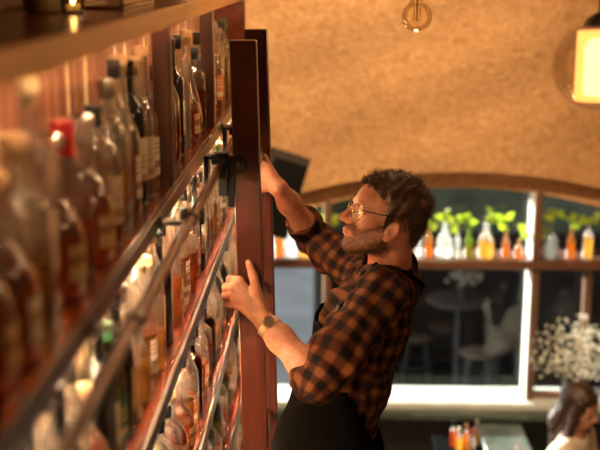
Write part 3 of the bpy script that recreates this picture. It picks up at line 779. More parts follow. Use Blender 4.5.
def beard_mask(q):
    x, y, z = q[...,0], np.abs(q[...,1]), q[...,2]
    low = ss(-z-.5*np.clip(.085-x,0,1)*0, .052, .066)                    # chin and under the mouth
    cheek = ss(-z + (-.030) + .62*(.055-x)*1.0, -.004, .010)*ss(x, -.004, .010)*ss(y, .020, .032)
    side = ss(x, -.004, .004)*(1-ss(x, .016, .028))*ss(-z, -.022, -.008)*ss(y, .05, .06)
    mou = ss(x, .078, .086)*ss(-z, .037, .042)*(1-ss(-z, .0535, .057))*(1-ss(y, .028, .036))
    chin = ss(-z, .068, .076)*ss(x, -.03, .0)
    lips = np.exp(-((z+.0625)/.008)**2)*ss(x, .092,.098)*(1-ss(y,.016,.023))
    b = np.maximum.reduce([cheek*ss(-z, .02, .06), side*.8, mou, chin, low*ss(y,.022,.03)*ss(x,0,.02)])
    b = np.maximum(b, cheek*.8)*(1-ss(-z-(x<.05)*.0, .098, .112)*(1-ss(x,.045,.06)))
    return np.clip(b*(1-lips), 0, 1)*(z > -.20)*(np.abs(q[...,1]) < .072)
PB = nb0 - np.array([0,0,nb0[2]])
man = None
v, q = polygonize(body, (-.36,2.42,2.0), (.42,3.48,3.25), .0034)
v = grad_push(body, v, 1)
man = obj('person', (v, q), M['skin'], None, loc=tuple(PE))
tag(man, 'man in dark plaid shirt and black apron holding the ladder and gazing at the shelves', 'person')
hq = toh(v); inh = (np.linalg.norm(hq-np.array([0,0,-.02]), axis=1) < .19)
fattr(man, 'beard', np.where(inh, beard_mask(hq)*.85, 0))
fattr(man, 'lip', np.where(inh, np.exp(-((hq[:,2]+.0625)/.0075)**2)*ss(hq[:,0],.094,.1)*(1-ss(np.abs(hq[:,1]),.016,.022)), 0))
def hobj(name, mb, m, parent=None, **k):
    mb.v = [tuple(fromh(x)) for x in mb.v]; return obj(name, mb, m, parent or man, **k)
# eyes, brows
ew = pbr('eye_white', (.75,.70,.65), .15, coat=.5); ei = pbr('iris', (.05,.06,.05), .1, coat=.8)
for s in (-1, 1):
    e = hobj('eye', MB().ball((.0795,s*.0315,-.002), .0122, 20, 14), ew)
    hobj('iris', MB().ball((.0868,s*.0320,-.0025), (.0052,.0055,.0055), 14, 8), ei, e)
# hair: a soft cap plus many curls
def hairline(q):
    x, y, z = q[...,0], np.abs(q[...,1]), q[...,2]
    zl = np.where(x > .02, .015+(x-.02)*1.06, np.where(x > -.030, .008, .008-(-.030-x)*1.25))
    side = (x > .004) & (x < .026) & (z > -.026) & (y > .05)
    return np.where(side, .01, z-zl)
def hair_d(p):
    q = toh(p); x, y, z = q[...,0], q[...,1], q[...,2]
    n = .0045*np.sin(95*x+3*np.sin(60*y))*np.sin(88*z+2*np.sin(70*x))+.003*np.sin(120*y+60*z)
    th = .005+.002*ss(z, .03, .11)+.007*ss(x, .02, .08)*ss(z,.05,.1)-.003*ss(-x,.03,.08)
    d = skull(q)
    d = smin(d, ell(q, (-.055,0,-.030), (.045,.050,.050)), .03)
    d = d-th-n
    h = hairline(q); d = smax(d, -h*.9, .012)
    ear = ell(np.stack([x, np.abs(y), z], -1), (.001,.085,-.032), (.023,.028,.033)); d = smax(d, -ear, .006)
    return d*HS
hm, hnt = mat('hair'); hp = N(hnt, 'ShaderNodeBsdfPrincipled'); out(hnt, hp.outputs[0])
oi = N(hnt, 'ShaderNodeNewGeometry'); hr = N(hnt, 'ShaderNodeValToRGB'); hr.color_ramp.elements[0].color = rgb((.030,.011,.005)); hr.color_ramp.elements[1].color = rgb((.105,.043,.018))
hnt.links.new(oi.outputs['Random Per Island'], hr.inputs[0]); hnt.links.new(hr.outputs[0], hp.inputs['Base Color']); hp.inputs['Roughness'].default_value = .42
M['hair'] = hm
hair, hv = sdf_obj('hair', hair_d, HC-.19, HC+.19, .0036, M['hair'], man, push=1)
rs = np.random.RandomState(5)
def curls(f, base, count, L, r, curl, m, name, up=.3, seed=1, lean=None):
    rs = np.random.RandomState(seed); ix = rs.choice(len(base), min(count, len(base)), replace=False)
    P = base[ix]; n = normal(f, P); mb = MB(); V = []; Fc = []; k = 4; S_ = 6
    for i in range(len(P)):
        nn = n[i]; t = np.cross(nn, rs.randn(3)); t /= np.linalg.norm(t)+1e-9
        if lean is not None: t = t*.6+lean; t -= nn*(t@nn); t /= np.linalg.norm(t)+1e-9
        b = np.cross(nn, t); l = L*rs.uniform(.6,1.2); ph = rs.uniform(0,6.28); cr = curl*rs.uniform(.5,1.3)
        pts = [P[i]-nn*.002+(nn*up+t*(1-up))*l*s+(nn*math.cos(ph+s*5)+b*math.sin(ph+s*5))*cr*s for s in np.linspace(0,1,S_)]
        b0 = len(V); up_ = None
        for j, pt in enumerate(pts):
            tt = pts[min(j+1,S_-1)]-pts[max(j-1,0)]; tt /= np.linalg.norm(tt)+1e-9
            a = np.cross(tt, nn if abs(tt@nn) < .95 else t); a /= np.linalg.norm(a)+1e-9; c = np.cross(tt, a)
            rr = r*(1-.85*j/(S_-1))
            for w in range(k): V.append(pt+(a*math.cos(w*PI/2)+c*math.sin(w*PI/2))*rr)
        for j in range(S_-1):
            for w in range(k): Fc.append((b0+j*k+w, b0+j*k+(w+1)%k, b0+(j+1)*k+(w+1)%k, b0+(j+1)*k+w))
    return np.array(V), np.array(Fc)
cv, cf = curls(hair_d, hv, 4200, .019, .0011, .008, M['hair'], 'c', up=.38, seed=2, lean=-RH[0]*.4)
# merge the curls into the hair mesh
def merge(o, v2, f2):
    me = o.data; n = len(me.vertices); v1 = np.empty(n*3); me.vertices.foreach_get('co', v1); v1 = v1.reshape(-1,3)
    f1 = [list(p.vertices) for p in me.polygons]; off = np.array(wloc(o))
    nm = bpy.data.meshes.new(me.name); nm.from_pydata(np.vstack([v1, v2-off]).tolist(), [], f1+(f2+n).tolist())
    for mt in me.materials: nm.materials.append(mt)
    nm.polygons.foreach_set('use_smooth', [True]*len(nm.polygons)); o.data = nm
merge(hair, cv, cf)
# beard and eyebrows as short hairs
bv = v[inh]; bm_ = beard_mask(toh(bv)); bb = bv[bm_ > .35]
bv2, bf2 = curls(body, bb, 5500, .0085, .00085, .0022, None, 'b', up=.5, seed=4, lean=-RH[2]*.8)
beard = obj('beard', (bv2, bf2), M['hair'], man)
eb = v[inh]; eq = toh(eb); msk = (np.abs(eq[:,2]-(.0225-.10*(np.abs(eq[:,1])-.03)**2*20)) < .004) & (np.abs(eq[:,1]) > .014) & (np.abs(eq[:,1]) < .046) & (eq[:,0] > .065)
if msk.sum() > 5:
    ev, ef = curls(body, eb[msk], 400, .008, .0005, .001, None, 'e', up=.25, seed=6); obj('eyebrows', (ev, ef), M['hair'], man)
# glasses
def gl_world(pts): return [Vector(fromh(p)) for p in pts]
gls = obj('glasses', MB().tube(gl_world([(.100,-.010,.004),(.104,-.004,.009),(.104,.004,.009),(.100,.010,.004)]), .0011, 8), M['gold'], man)
for s in (-1, 1):
    ring = []
    for k in range(33):
        a = 2*PI*k/32; c_, s_ = math.cos(a), math.sin(a); sc = (abs(c_)**3.2+abs(s_)**3.2)**(-1/3.2)
        yy = s*(.034+.0245*c_*sc); ring.append((.100-.35*max(abs(yy)-.020,0)*.7, yy, -.004+.0205*s_*sc))
    rim = obj('rim', MB().tube(gl_world(ring), .0010, 8, cap=False), M['gold'], gls)
    lens = MB(); n0 = len(ring)-1; lens.add([fromh(p) for p in ring[:-1]], [tuple(range(n0))]); obj('lens', lens, glass_thin('spectacle_lens', (.97,.97,.97), .3, .2), gls, smooth=False)
    xx = .100-.35*.7*.039
    obj('temple_arm', MB().tube(gl_world([(xx,s*.0585,.006),(xx-.004,s*.068,.006),(.050,s*.0735,.007),(.010,s*.0765,.010),(-.012,s*.0800,.010),(-.028,s*.0800,-.004),(-.034,s*.076,-.022)]), .0012, 8), M['black'], gls)

# shirt
def plane(p, c, n): return (p-c)@(n/np.linalg.norm(n))
def elc(p, pts, rs, ky, k=.05):
    q = p.copy(); yc = 2.885; q[...,1] = (q[...,1]-yc)/ky+yc
    P2 = [np.array([a[0], (a[1]-yc)/ky+yc, a[2]]) for a in pts]; return chain(q, P2, rs, k)
CL = EL+(WL-EL)*.16; CR = ER+(WR-ER)*.36
def folds(p, a=1.0):
    x, y, z = p[...,0], p[...,1], p[...,2]
    return a*(.0045*np.sin(38*x+26*z+4*np.sin(17*y+9*z))+.003*np.sin(61*z-33*x+3*np.sin(29*x))+.0022*np.sin(85*x+52*y+40*z))
def torso(p):
    d = elc(p, [nb0-V3(-.01,0,.045), CH, WA, PE], [.078,.114,.108,.118], 1.42)
    d = smin(d, chain(p, [SL+V3(.005,.03,0), nb0-V3(0,0,.012), SR+V3(.005,-.03,0)], [.058,.062,.058], .05), .045)
    return d
def sleeve(p, s, e, c, r=(.070,.068,.062)):
    ax = (c-e); lowr = smax(caps(p, e, c, r[2], r[2]-.006), plane(p, c, ax), .004)
    d = smin(chain(p, [s, s*.35+e*.65, e], [r[0], r[1], r[2]], .03), lowr, .006)
    cuff = caps(p, c-ax*.0-ax/np.linalg.norm(ax)*.030, c-ax/np.linalg.norm(ax)*.006, r[2]+.001, r[2]-.003)
    cuff = np.maximum(cuff, plane(p, c-ax/np.linalg.norm(ax)*.0, ax)); cuff = np.maximum(cuff, -plane(p, c-ax/np.linalg.norm(ax)*.045, ax))
    return smin(d, cuff, .003)
def collar(p):
    a, b = NECK[1]-V3(0,0,.012), NECK[0]; ax = (b-a)/np.linalg.norm(b-a); t = (p-a)@ax
    rad = np.linalg.norm((p-a)-t[...,None]*ax, axis=-1); rr = .074+.10*np.clip(.035-t, -.02, .06)
    d = np.abs(rad-rr)-.0038; d = smax(d, -t-.02, .004); top = .052+.012*np.sin(3*np.arctan2(p[...,1]-a[1], p[...,0]-a[0]))
    d = smax(d, t-top, .004)
    gap = ell(p, a+V3(-.085,0,.02), (.030,.018,.06)); return smax(d, -gap, .004)
def shirt(p):
    d = smin(torso(p), sleeve(p, SL, EL, CL), .035); d = smin(d, sleeve(p, SR, ER, CR, (.066,.060,.054)), .035)
    d = d+folds(p)
    neckhole = caps(p, NECK[0], nb0+V3(-.005,0,.0), .066, .066); d = smax(d, -neckhole, .006)
    front = caps(p, nb0+V3(-.055,0,.02), nb0+V3(-.085,0,-.06), .030, .010); d = smax(d, -front, .006)
    d = smin(d, collar(p), .004)
    return smax(d, (PE[2]-.09)-p[...,2], .006)
def plaid_mat():
    m, nt = mat('plaid_flannel'); p = N(nt, 'ShaderNodeBsdfPrincipled'); out(nt, p.outputs[0])
    at = N(nt, 'ShaderNodeAttribute', attribute_name='plaid'); sx = N(nt, 'ShaderNodeSeparateXYZ'); nt.links.new(at.outputs['Vector'], sx.inputs[0])
    def band(sock, period, off=0):
        a = N(nt, 'ShaderNodeMath', operation='MULTIPLY'); a.inputs[1].default_value = 2*PI/period; nt.links.new(sock, a.inputs[0])
        s = N(nt, 'ShaderNodeMath', operation='SINE'); nt.links.new(a.outputs[0], s.inputs[0])
        r = N(nt, 'ShaderNodeMapRange'); r.inputs[1].default_value = -.55; r.inputs[2].default_value = .35; nt.links.new(s.outputs[0], r.inputs[0]); return r.outputs[0]
    u, w = band(sx.outputs[0], .047), band(sx.outputs[1], .047)
    ad = N(nt, 'ShaderNodeMath', operation='ADD'); nt.links.new(u, ad.inputs[0]); nt.links.new(w, ad.inputs[1])
    hf = N(nt, 'ShaderNodeMath', operation='MULTIPLY'); hf.inputs[1].default_value = .5; nt.links.new(ad.outputs[0], hf.inputs[0])
    r = N(nt, 'ShaderNodeValToRGB'); e = r.color_ramp.elements
    e[0].position = 0; e[0].color = rgb((.125,.045,.015)); e[1].position = 1; e[1].color = rgb((.006,.004,.004)); q = e.new(.5); q.color = rgb((.045,.012,.006))
    nt.links.new(hf.outputs[0], r.inputs[0]); nt.links.new(r.outputs[0], p.inputs['Base Color'])
    p.inputs['Roughness'].default_value = .85; p.inputs['Specular IOR Level'].default_value = .12
    tc = N(nt, 'ShaderNodeTexCoord'); n = N(nt, 'ShaderNodeTexNoise'); n.inputs['Scale'].default_value = 420; nt.links.new(tc.outputs['Object'], n.inputs['Vector'])
    b = N(nt, 'ShaderNodeBump'); b.inputs['Strength'].default_value = .25; b.inputs['Distance'].default_value = .002; nt.links.new(n.outputs[0], b.inputs['Height']); nt.links.new(b.outputs[0], p.inputs['Normal'])
    return m
M['plaid'] = plaid_mat()
so, sv = sdf_obj('shirt', shirt, (-.32,2.42,PE[2]-.11), (.44,3.48,3.02), .0042, M['plaid'], man, push=1)
def limb_uv(p, s, e):
    ax = (e-s)/np.linalg.norm(e-s); t = (p-s)@ax; r = (p-s)-t[:,None]*ax
    b1 = np.cross(ax, V3(0,1,0)); b1 /= np.linalg.norm(b1); b2 = np.cross(ax, b1)
    return np.stack([t, np.arctan2(r@b2, r@b1)*.066, 0*t], 1)
uv = np.stack([sv[:,2]+.25*sv[:,0], sv[:,0]-.25*sv[:,2]+.6*sv[:,1], 0*sv[:,0]], 1)
dt = torso(sv); dl = caps(sv, SL, EL, .07, .062); dr = caps(sv, SR, ER, .066, .054)
uv = np.where(((dl < dt-.0) & (dl <= dr))[:,None], limb_uv(sv, SL, EL), uv); uv = np.where(((dr < dt-.0) & (dr < dl))[:,None], limb_uv(sv, SR, ER), uv)
uv[:,0] += .006*np.sin(23*sv[:,2]+31*sv[:,0]); uv[:,1] += .006*np.sin(27*sv[:,2]-19*sv[:,0]+15*sv[:,1])
fattr(so, 'plaid', uv)

# apron: bib over the front, skirt wrapped round the hips
def apron(p):
    d = torso(p)+folds(p, .6)
    low = elc(p, [WA+V3(0,0,.02), PE, PE+V3(.0,0,-.42)], [.112,.135,.150], 1.30); 
    d = smin(d, low, .03)
    d = np.abs(d-.012)-.0035
    top = p[...,2]-(nb0[2]-.115)
    fr = (p[...,0]-(nb0[0]-.055))+.55*np.clip(p[...,2]-WA[2]-.02, -.35, 1)*1.0
    fr = np.maximum(p[...,0]-(WA[0]+.015+(WA[2]+.02-p[...,2])*.45), -1)
    fr = np.where(p[...,2] > WA[2]+.02, p[...,0]-(WA[0]-.005)-.30*(p[...,2]-WA[2]-.02), fr)
    bib = np.where(p[...,2] > WA[2]+.05, np.abs(p[...,1]-2.885)-.135, -1)
    d = smax(d, top, .004); d = smax(d, fr, .006); d = smax(d, bib, .006)
    return smax(d, (PE[2]-.40)-p[...,2], .005)
M['apron'] = pbr('apron_canvas', (.0022,.0020,.0018), .9, bump=.3, bscale=160, spec=.03)
ao, av = sdf_obj('apron', apron, (-.30,2.55,PE[2]-.42), (.40,3.25,2.75), .0048, M['apron'], man, push=1)
ts = lambda pts, r: MB().tube(pts, r, 8)
st = [V3(nb0[0]-.150, 2.885-.105, nb0[2]-.120), V3(nb0[0]-.115,2.885-.090,nb0[2]-.055), V3(nb0[0]-.05,2.885-.075,nb0[2]+.015), V3(nb0[0]+.03,2.885-.065,nb0[2]+.022), V3(nb0[0]+.09,2.885-.03,nb0[2]-.015), V3(nb0[0]+.10,2.885,nb0[2]-.03)]
def surf(pts, off, f=shirt):
    P = np.array(pts); 
    for _ in range(5):
        d = f(P)-off; P = P-normal(f, P)*d[:,None]
    return [Vector(x) for x in P]
def dense(pts, n=24):
    pts = np.array(pts); t = np.linspace(0, len(pts)-1, n); return np.stack([np.interp(t, range(len(pts)), pts[:,i]) for i in range(3)], 1)
obj('apron_strap', MB().tube(surf(dense(st), .003), .0055, 8), M['apron'], ao)
stf = dense(st)[2:5]
obj('buckle', MB().tube([Vector(x) for x in surf(dense([st[0],st[1]],4)[1:3], .008)], .007, 10), M['chrome'], ao)
# trousers and shoes, standing on a rung
rz = [U(253,185,2.69).z-.408*i for i in range(8)]; stand = [z for z in rz if z < PE[2]-.72][0]+.0165
HL, HR = PE+V3(.0,-.09,-.02), PE+V3(.0,.09,-.02)
AL, AR = V3(LX(stand)+.085,2.83,stand+.085), V3(LX(stand)+.085,3.05,stand+.085)
def knee(h, a): 
    m = (h+a)/2; return m+V3(-.16,0,.05)*.75
KL, KR = knee(HL, AL), knee(HR, AR)
def legs(p):
    d = smin(chain(p, [HL, KL, AL], [.092,.064,.050], .02), chain(p, [HR, KR, AR], [.092,.064,.050], .02), .02)
    d = smin(d, elc(p, [PE+V3(0,0,.04), PE+V3(.01,0,-.05)], [.108,.112], 1.4), .04)
    return d+folds(p, .7)
M['jeans'] = pbr('dark_denim', (.015,.016,.022), .8, bump=.3, bscale=200)
sdf_obj('trousers', legs, (-.36,2.62,stand+.02), (.42,3.22,PE[2]+.16), .008, M['jeans'], man)
M['leather'] = pbr('shoe_leather', (.03,.016,.01), .4)
for a in (AL, AR):
    def shoe(p, a=a):
        c = V3(a[0]-.035, a[1], stand+.045); d = ell(p, c+V3(-.03,0,-.012), (.115,.046,.040)); d = smin(d, ell(p, c+V3(.055,0,.01), (.05,.040,.05)), .03)
        return smax(d, (stand+.006)-p[...,2], .006)
    sdf_obj('shoe', shoe, (a[0]-.24,a[1]-.08,stand-.01), (a[0]+.12,a[1]+.08,stand+.14), .006, M['leather'], man)
# wrist watch on the near wrist
ax = (WL-EL)/np.linalg.norm(WL-EL); wc = WL-ax*.012
b1 = np.cross(ax, V3(0,-1,0)); b1 /= np.linalg.norm(b1); b2 = np.cross(b1, ax); b2 = b2 if b2[1] < 0 else -b2
wr = MB(); n = 40; v_ = []; f_ = []
for k in range(n):
    a = 2*PI*k/n; rad = .0300 if k % 2 else .0292
    dirn = b1*math.cos(a)+b2*math.sin(a)
    for (s, o) in ((-.0075,0),(.0075,0),(.0075,.0026),(-.0075,.0026)): v_.append(wc+dirn*(rad+o)+ax*s)
for k in range(n):
    for j in range(4): f_.append((k*4+j, k*4+(j+1)%4, ((k+1)%n)*4+(j+1)%4, ((k+1)%n)*4+j))
wr.add(v_, f_)
wt = obj('watch', wr, pbr('watch_steel', (.80,.66,.50), .28, 1), man)
dc = wc+(b2*.9+b1*.43)*.030; dn = (b2*.9+b1*.43); dn /= np.linalg.norm(dn)
obj('watch_case', MB().tube([dc, dc+dn*.0085], .0155, 28), pbr('watch_case', (.85,.72,.56), .22, 1), wt)
obj('watch_dial', MB().tube([dc+dn*.0083, dc+dn*.0092], .0108, 28), pbr('watch_dial', (.10,.05,.03), .2, coat=.8), wt)
# finger nail of the near thumb
tn = lh['th'][3]; nl = obj('thumbnail', MB().ball(tuple(tn+V3(.0,-.0068,.0005)), (.0058,.0022,.0075), 12, 8), pbr('nail', (.62,.36,.26), .25, coat=.4), man)
M['table_black'] = pbr('table_black', (.003,.003,.003), .9, spec=.02)
# ------------------------------------------------------------------ bottles and sprigs on the window beam
leafm, lnt = mat('leaf_green'); lp = N(lnt, 'ShaderNodeBsdfPrincipled'); lp.inputs['Base Color'].default_value = rgb((.42,.55,.08)); lp.inputs['Roughness'].default_value = .45
lt = N(lnt, 'ShaderNodeBsdfTranslucent'); lt.inputs[0].default_value = rgb((.80,.92,.22)); lx = N(lnt, 'ShaderNodeMixShader'); lx.inputs[0].default_value = .5
lnt.links.new(lp.outputs[0], lx.inputs[1]); lnt.links.new(lt.outputs[0], lx.inputs[2]); out(lnt, lx.outputs[0])
stemm = pbr('stem_green', (.10,.16,.04), .6)
def leaf(mb, c, d, L, W, tilt):
    d = d.normalized(); s = d.cross(Vector((math.sin(tilt), math.cos(tilt), .3))).normalized(); n = s.cross(d).normalized()
    top = []; bot = []
    K = 7
    for i in range(K+1):
        t = i/K; w = W*math.sin(PI*t**.85)*.5; p = c+d*(L*t)-n*(L*.18*t*t)
        top.append((p-s*w+n*w*.35, p-n*.0, p+s*w+n*w*.35))
    v = [x for tr in top for x in tr]; m = len(v); v += [x-n*.0012 for x in v]; f = []
    for i in range(K):
        for j in range(2):
            a = i*3+j; f.append((a, a+1, a+4, a+3)); f.append((m+a+3, m+a+4, m+a+1, m+a))
    for i in range(K):
        for j in (0, 2): a = i*3+j; f.append((a, a+3, m+a+3, m+a) if j == 0 else (a+3, a, m+a, m+a+3))
    mb.add(v, f)
def sprig(base, ztop, n, seed, label, L=.078):
    r = random.Random(seed); mb = MB(); lf = MB()
    for k in range(2 if n > 4 else 1):
        tip = base+Vector((r.uniform(-.035,.035), r.uniform(-.02,.02), ztop-base.z+r.uniform(-.01,.03)))
        neck = Vector((base.x, base.y, ztop-.07))
        pts = [base+Vector((r.uniform(-.01,.01),0,.02)), neck, (neck+tip)/2+Vector((0,0,.004)), tip]; mb.tube(pts, .0016, 6)
        for i in range(max(n//(2 if n > 4 else 1), 2)):
            t = r.uniform(.1, 1); p = neck.lerp(tip, t); a = r.uniform(0, 2*PI)
            leaf(lf, p, Vector((math.cos(a), math.sin(a)*.7, r.uniform(.1,.9))), L*r.uniform(.7,1.15), L*.72, r.uniform(0,3))
    o = obj('leafy_sprig', mb, stemm, None, loc=tuple(base)); obj('leaves', lf, leafm, o)
    return tag(o, label, 'sprig', 'green sprigs standing in the window bottles')
KINDS += [('squat','clearw','clear','none',None,.45), ('squat','clearw','gold','none',None,.5), ('round_shouldered','brownw','gold','none',None,.5),
 ('long_necked','greenw','gold','none',None,.4), ('slender','clearw','clear','none',None,.4), ('squat','brownw','gold','none',None,.5), ('round_shouldered','clearw','gold','none',None,.6), ('long_necked','brownw','gold','none',None,.5)]
B0 = len(KINDS)-8
def open_bottle(k, loc, sc, label):
    sh, gl, lq, cp, lb, fi = KINDS[k]
    if k not in PROTO:
        o = PROTO[k] = make_bottle(sh, gl, lq, 'none', lb, fi, 'glass_bottle')
        for c in list(o.children):
            if c.name.startswith('cap'): bpy.data.objects.remove(c)
    else: o = copy_tree(PROTO[k])
    o.location = loc; o.scale = (sc,)*3
    return tag(o, label, 'bottle', 'glass bottles on the window beam')
zb_ = ZTR+.0255; yb_ = YP+.02
row = [ # px, kind, scale, leaves, label
 (279,B0+2,.80,2,'brown glass bottle on the window beam beside the ladder'),
 (291,B0+0,.80,0,'small clear bottle on the window beam, second from the ladder'),
 (304,B0+1,.88,4,'squat clear bottle with pale drink under the raised arm'),
 (316,B0+6,.78,3,'golden filled clear bottle on the window beam below the raised elbow'),
 (331,B0+0,1.0,5,'clear bottle on the window beam just before the man\'s nose'),
 (418,B0+4,.62,0,'narrow clear bottle showing behind the man\'s collar'),
 (428,B0+2,.74,3,'amber glass bottle on the beam nearest behind the man\'s neck'),
 (444,B0+0,1.12,2,'round clear bottle on the beam beside the amber one'),
 (457,B0+4,.60,3,'slim clear bottle between the round clear and olive bottles'),
 (468,B0+3,.74,6,'tall olive green bottle with leaves, middle of the beam'),
 (485,B0+1,1.12,4,'big squat clear bottle with yellow drink and leaves on the beam'),
 (505,B0+7,.66,5,'orange brown bottle left of the bright window post'),
 (518,B0+5,.60,2,'small dark bottle right beside the bright window post'),
 (538,B0+6,.46,1,'tiny golden bottle just past the bright window post'),
 (550,B0+0,1.1,4,'large clear bottle between the window post and the amber bottle'),
 (570,B0+7,.74,5,'dark amber bottle with a leafy sprig under the hanging lamp'),
 (587,B0+6,.84,5,'clear bottle with pale drink and leaves at the beam end')]
for i, (px, k, sc, nl_, lab) in enumerate(row):
    x = U(px, 258, yb_).x; L = Vector((x, yb_, zb_)); open_bottle(k, L, sc, lab.replace('left of','before'))
    H = SHAPES[KINDS[k][0]]['p'][-1][1]*sc
    if nl_: sprig(L+Vector((0,0,.012)), zb_+H+.045, nl_+2, 40+i, 'green sprig in the '+lab.replace('on the window beam','').replace('with leaves','').replace('and leaves','').replace('  ',' ').strip().replace(' with a leafy sprig',''))
# ------------------------------------------------------------------ hanging bulb and pendant lamp
bc = Vector(U(417,16.5,3.02)); bulb = thing('light_bulb', 'clear unlit globe light bulb hanging on a cord above the man', 'bulb', tuple(bc))
g = MB(); R_ = .0415
prof = [(R_*math.sin(a), -R_*math.cos(a)) for a in np.linspace(0.0, 2.55, 22)]+[(.0175,.044),(.0165,.050)]
g.lathe([(max(r,1e-6),z) for r,z in prof], 40, c=tuple(bc)); obj('glass_globe', g, glass_thin('bulb_glass', (1,.95,.82), 0.45, .10, (.88,.76,.55)), bulb)
obj('socket', MB().lathe([(.0168,.044),(.0175,.046),(.0185,.075),(.012,.088),(.004,.094),(0,.094)], 24, c=tuple(bc)), M['black'], bulb)
st_ = obj('filament_stem', MB().tube([bc+Vector((0,0,.045)), bc+Vector((0,0,-.012))], [.0035,.0016], 10), glass_thin('stem_glass', (.8,.62,.4), 1.5), bulb)
fp = []
for i in range(7):
    a = 2*PI*i/6; fp.append(bc+Vector((.011*math.cos(a), .011*math.sin(a), -.012))); 
    if i < 6: fp.append(bc+Vector((.009*math.cos(a+.5), .009*math.sin(a+.5), .026)))
obj('filament', MB().tube(fp, .00045, 5), pbr('filament', (.25,.12,.05), .4, 1), st_)
obj('cord', MB().tube([bc+Vector((0,0,.093)), bc+Vector((.002,0,.6)), (bc.x,bc.y,5.19)], .0028, 8), M['black'], bulb)
lc = Vector(U(596,66,5.0)); pen = thing('pendant_lamp', 'glowing yellow cylinder lamp in a clear globe hanging near the window', 'lamp', tuple(lc))
hh = .155; rr = .088
sm, snt = mat('lamp_shade_glow'); e1 = N(snt, 'ShaderNodeEmission'); e1.inputs[0].default_value = rgb((1,.52,.16)); e1.inputs[1].default_value = .9
df = N(snt, 'ShaderNodeBsdfTransparent'); df.inputs[0].default_value = rgb((.7,.55,.3)); ad = N(snt, 'ShaderNodeAddShader'); snt.links.new(e1.outputs[0], ad.inputs[0]); snt.links.new(df.outputs[0], ad.inputs[1]); out(snt, ad.outputs[0])
obj('lamp_shade', MB().lathe([(rr,-hh),(rr+.002,-hh+.003),(rr+.002,hh-.003),(rr,hh),(rr-.003,hh),(rr-.003,-hh),(rr,-hh)], 40, c=tuple(lc)), sm, pen)
obj('lamp_core', MB().lathe([(0,-.13),(.045,-.13),(.052,-.10),(.052,.09),(.03,.12),(0,.12)], 24, c=tuple(lc)), emit('lamp_core', (1,.82,.58), 9), pen)
Rg = .195
obj('glass_globe', MB().lathe([(max(Rg*math.sin(a),1e-6), -Rg*math.cos(a)) for a in np.linspace(0,2.85,34)], 48, c=tuple(lc)), glass_thin('globe_glass', (.97,.93,.90), 0.35, .10, (.95,.88,.82)), pen)
obj('lamp_cap', MB().lathe([(.062,.176),(.066,.182),(.05,.21),(.012,.235),(0,.236)], 28, c=tuple(lc)), M['black'], pen)
obj('cord', MB().tube([lc+Vector((0,0,.23)), (lc.x,lc.y,5.19)], .004, 8), M['black'], pen)
# ------------------------------------------------------------------ loudspeaker
sc_ = Vector(U(277,193,6.42)); rot = Matrix.Rotation(math.radians(17), 3, 'Y') @ Matrix.Rotation(math.radians(-12), 3, 'X') @ Matrix.Rotation(math.radians(14), 3, 'Z')
spk = thing('loudspeaker', 'black loudspeaker box mounted tilted on the plaster behind the ladder', 'speaker', tuple(sc_))
def rbox(lo, hi, b=.004):
    mb = MB().bbox(lo, hi, b); mb.v = [tuple(rot @ Vector(p)+sc_) for p in mb.v]; return mb
obj('cabinet', rbox((-.115,-.10,-.25),(.115,.12,.25), .008), pbr('speaker_black', (.022,.014,.009), .55), spk)
obj('grille', rbox((-.105,-.108,-.24),(.105,-.1005,.20), .003), pbr('speaker_grille', (.006,.005,.004), .9, spec=.1, bump=.5, bscale=300), spk)
p0 = rot @ Vector((0,.12,0))+sc_
obj('mount', MB().tube([p0, (p0.x, vy(p0.z)+.01, p0.z)], .015, 10), M['black'], spk)
# ------------------------------------------------------------------ marble counter, side table with sauce bottles
xa, xb = U(477,410,6.86).x, U(521,410,6.86).x
t = thing('marble_counter', 'narrow grey green marble counter running out from the window sill', 'counter', ((xa+xb)/2, 6.5, 0))
zt = ZSILL-.112
obj('countertop', MB().bbox((xa,6.2,zt-.035),(xb,6.84,zt), .005), M['marble'], t)
obj('support_panel', MB().bbox((xa+.05,6.3,.0),(xb-.05,6.8,zt-.036), .004), M['dark'], t)
zs = U(465,424,5.9).z-.165; xs0, xs1 = U(436,440,5.9).x, U(482,440,5.9).x
t = thing('side_table', 'small dark table carrying sauce bottles beside the marble counter', 'table', ((xs0+xs1)/2, 5.9, 0))
obj('table_top', MB().bbox((xs0,5.70,zs-.03),(xs1,6.12,zs), .004), M['table_black'], t)
for x in (xs0+.03, xs1-.03):
    for y in (5.74, 6.08): obj('leg', MB().bbox((x-.015,y-.015,0),(x+.015,y+.015,zs-.031), .002), M['table_black'], t)
sauce = [(453,5.96,'dark red sauce','black'),(459,5.86,'dark sauce','white'),(466,5.92,'amber sauce','gold'),(472,5.84,'brown sauce','red'),(476,5.98,'clear oil','silver')]
liqs = ['deep','gold','amber','clear','gold']
for i, (px, y, nm, cp) in enumerate(sauce):
    mb = MB().lathe([(0,.001),(.018,0),(.021,.004),(.021,.085),(.017,.105),(.009,.122),(.009,.140),(0,.141)], 20)
    o = obj('sauce_bottle', mb, G['clear'], local=True); o.location = (U(px,440,y).x, y, zs+.0005)
    obj('sauce', MB().lathe([(0,.003),(.019,.004),(.019,.084),(.014,.10),(0,.101)], 18), LQ[liqs[i]], o, local=True)
    obj('cap', MB().lathe([(.0105,.128),(.011,.130),(.0105,.160),(0,.162)], 16), CP[cp], o, local=True)
    tag(o, f"small {nm} bottle with {CAPW[cp].replace('stopper','cap').replace(' wax','')} on the dark side table", 'bottle', 'sauce bottles on the side table')
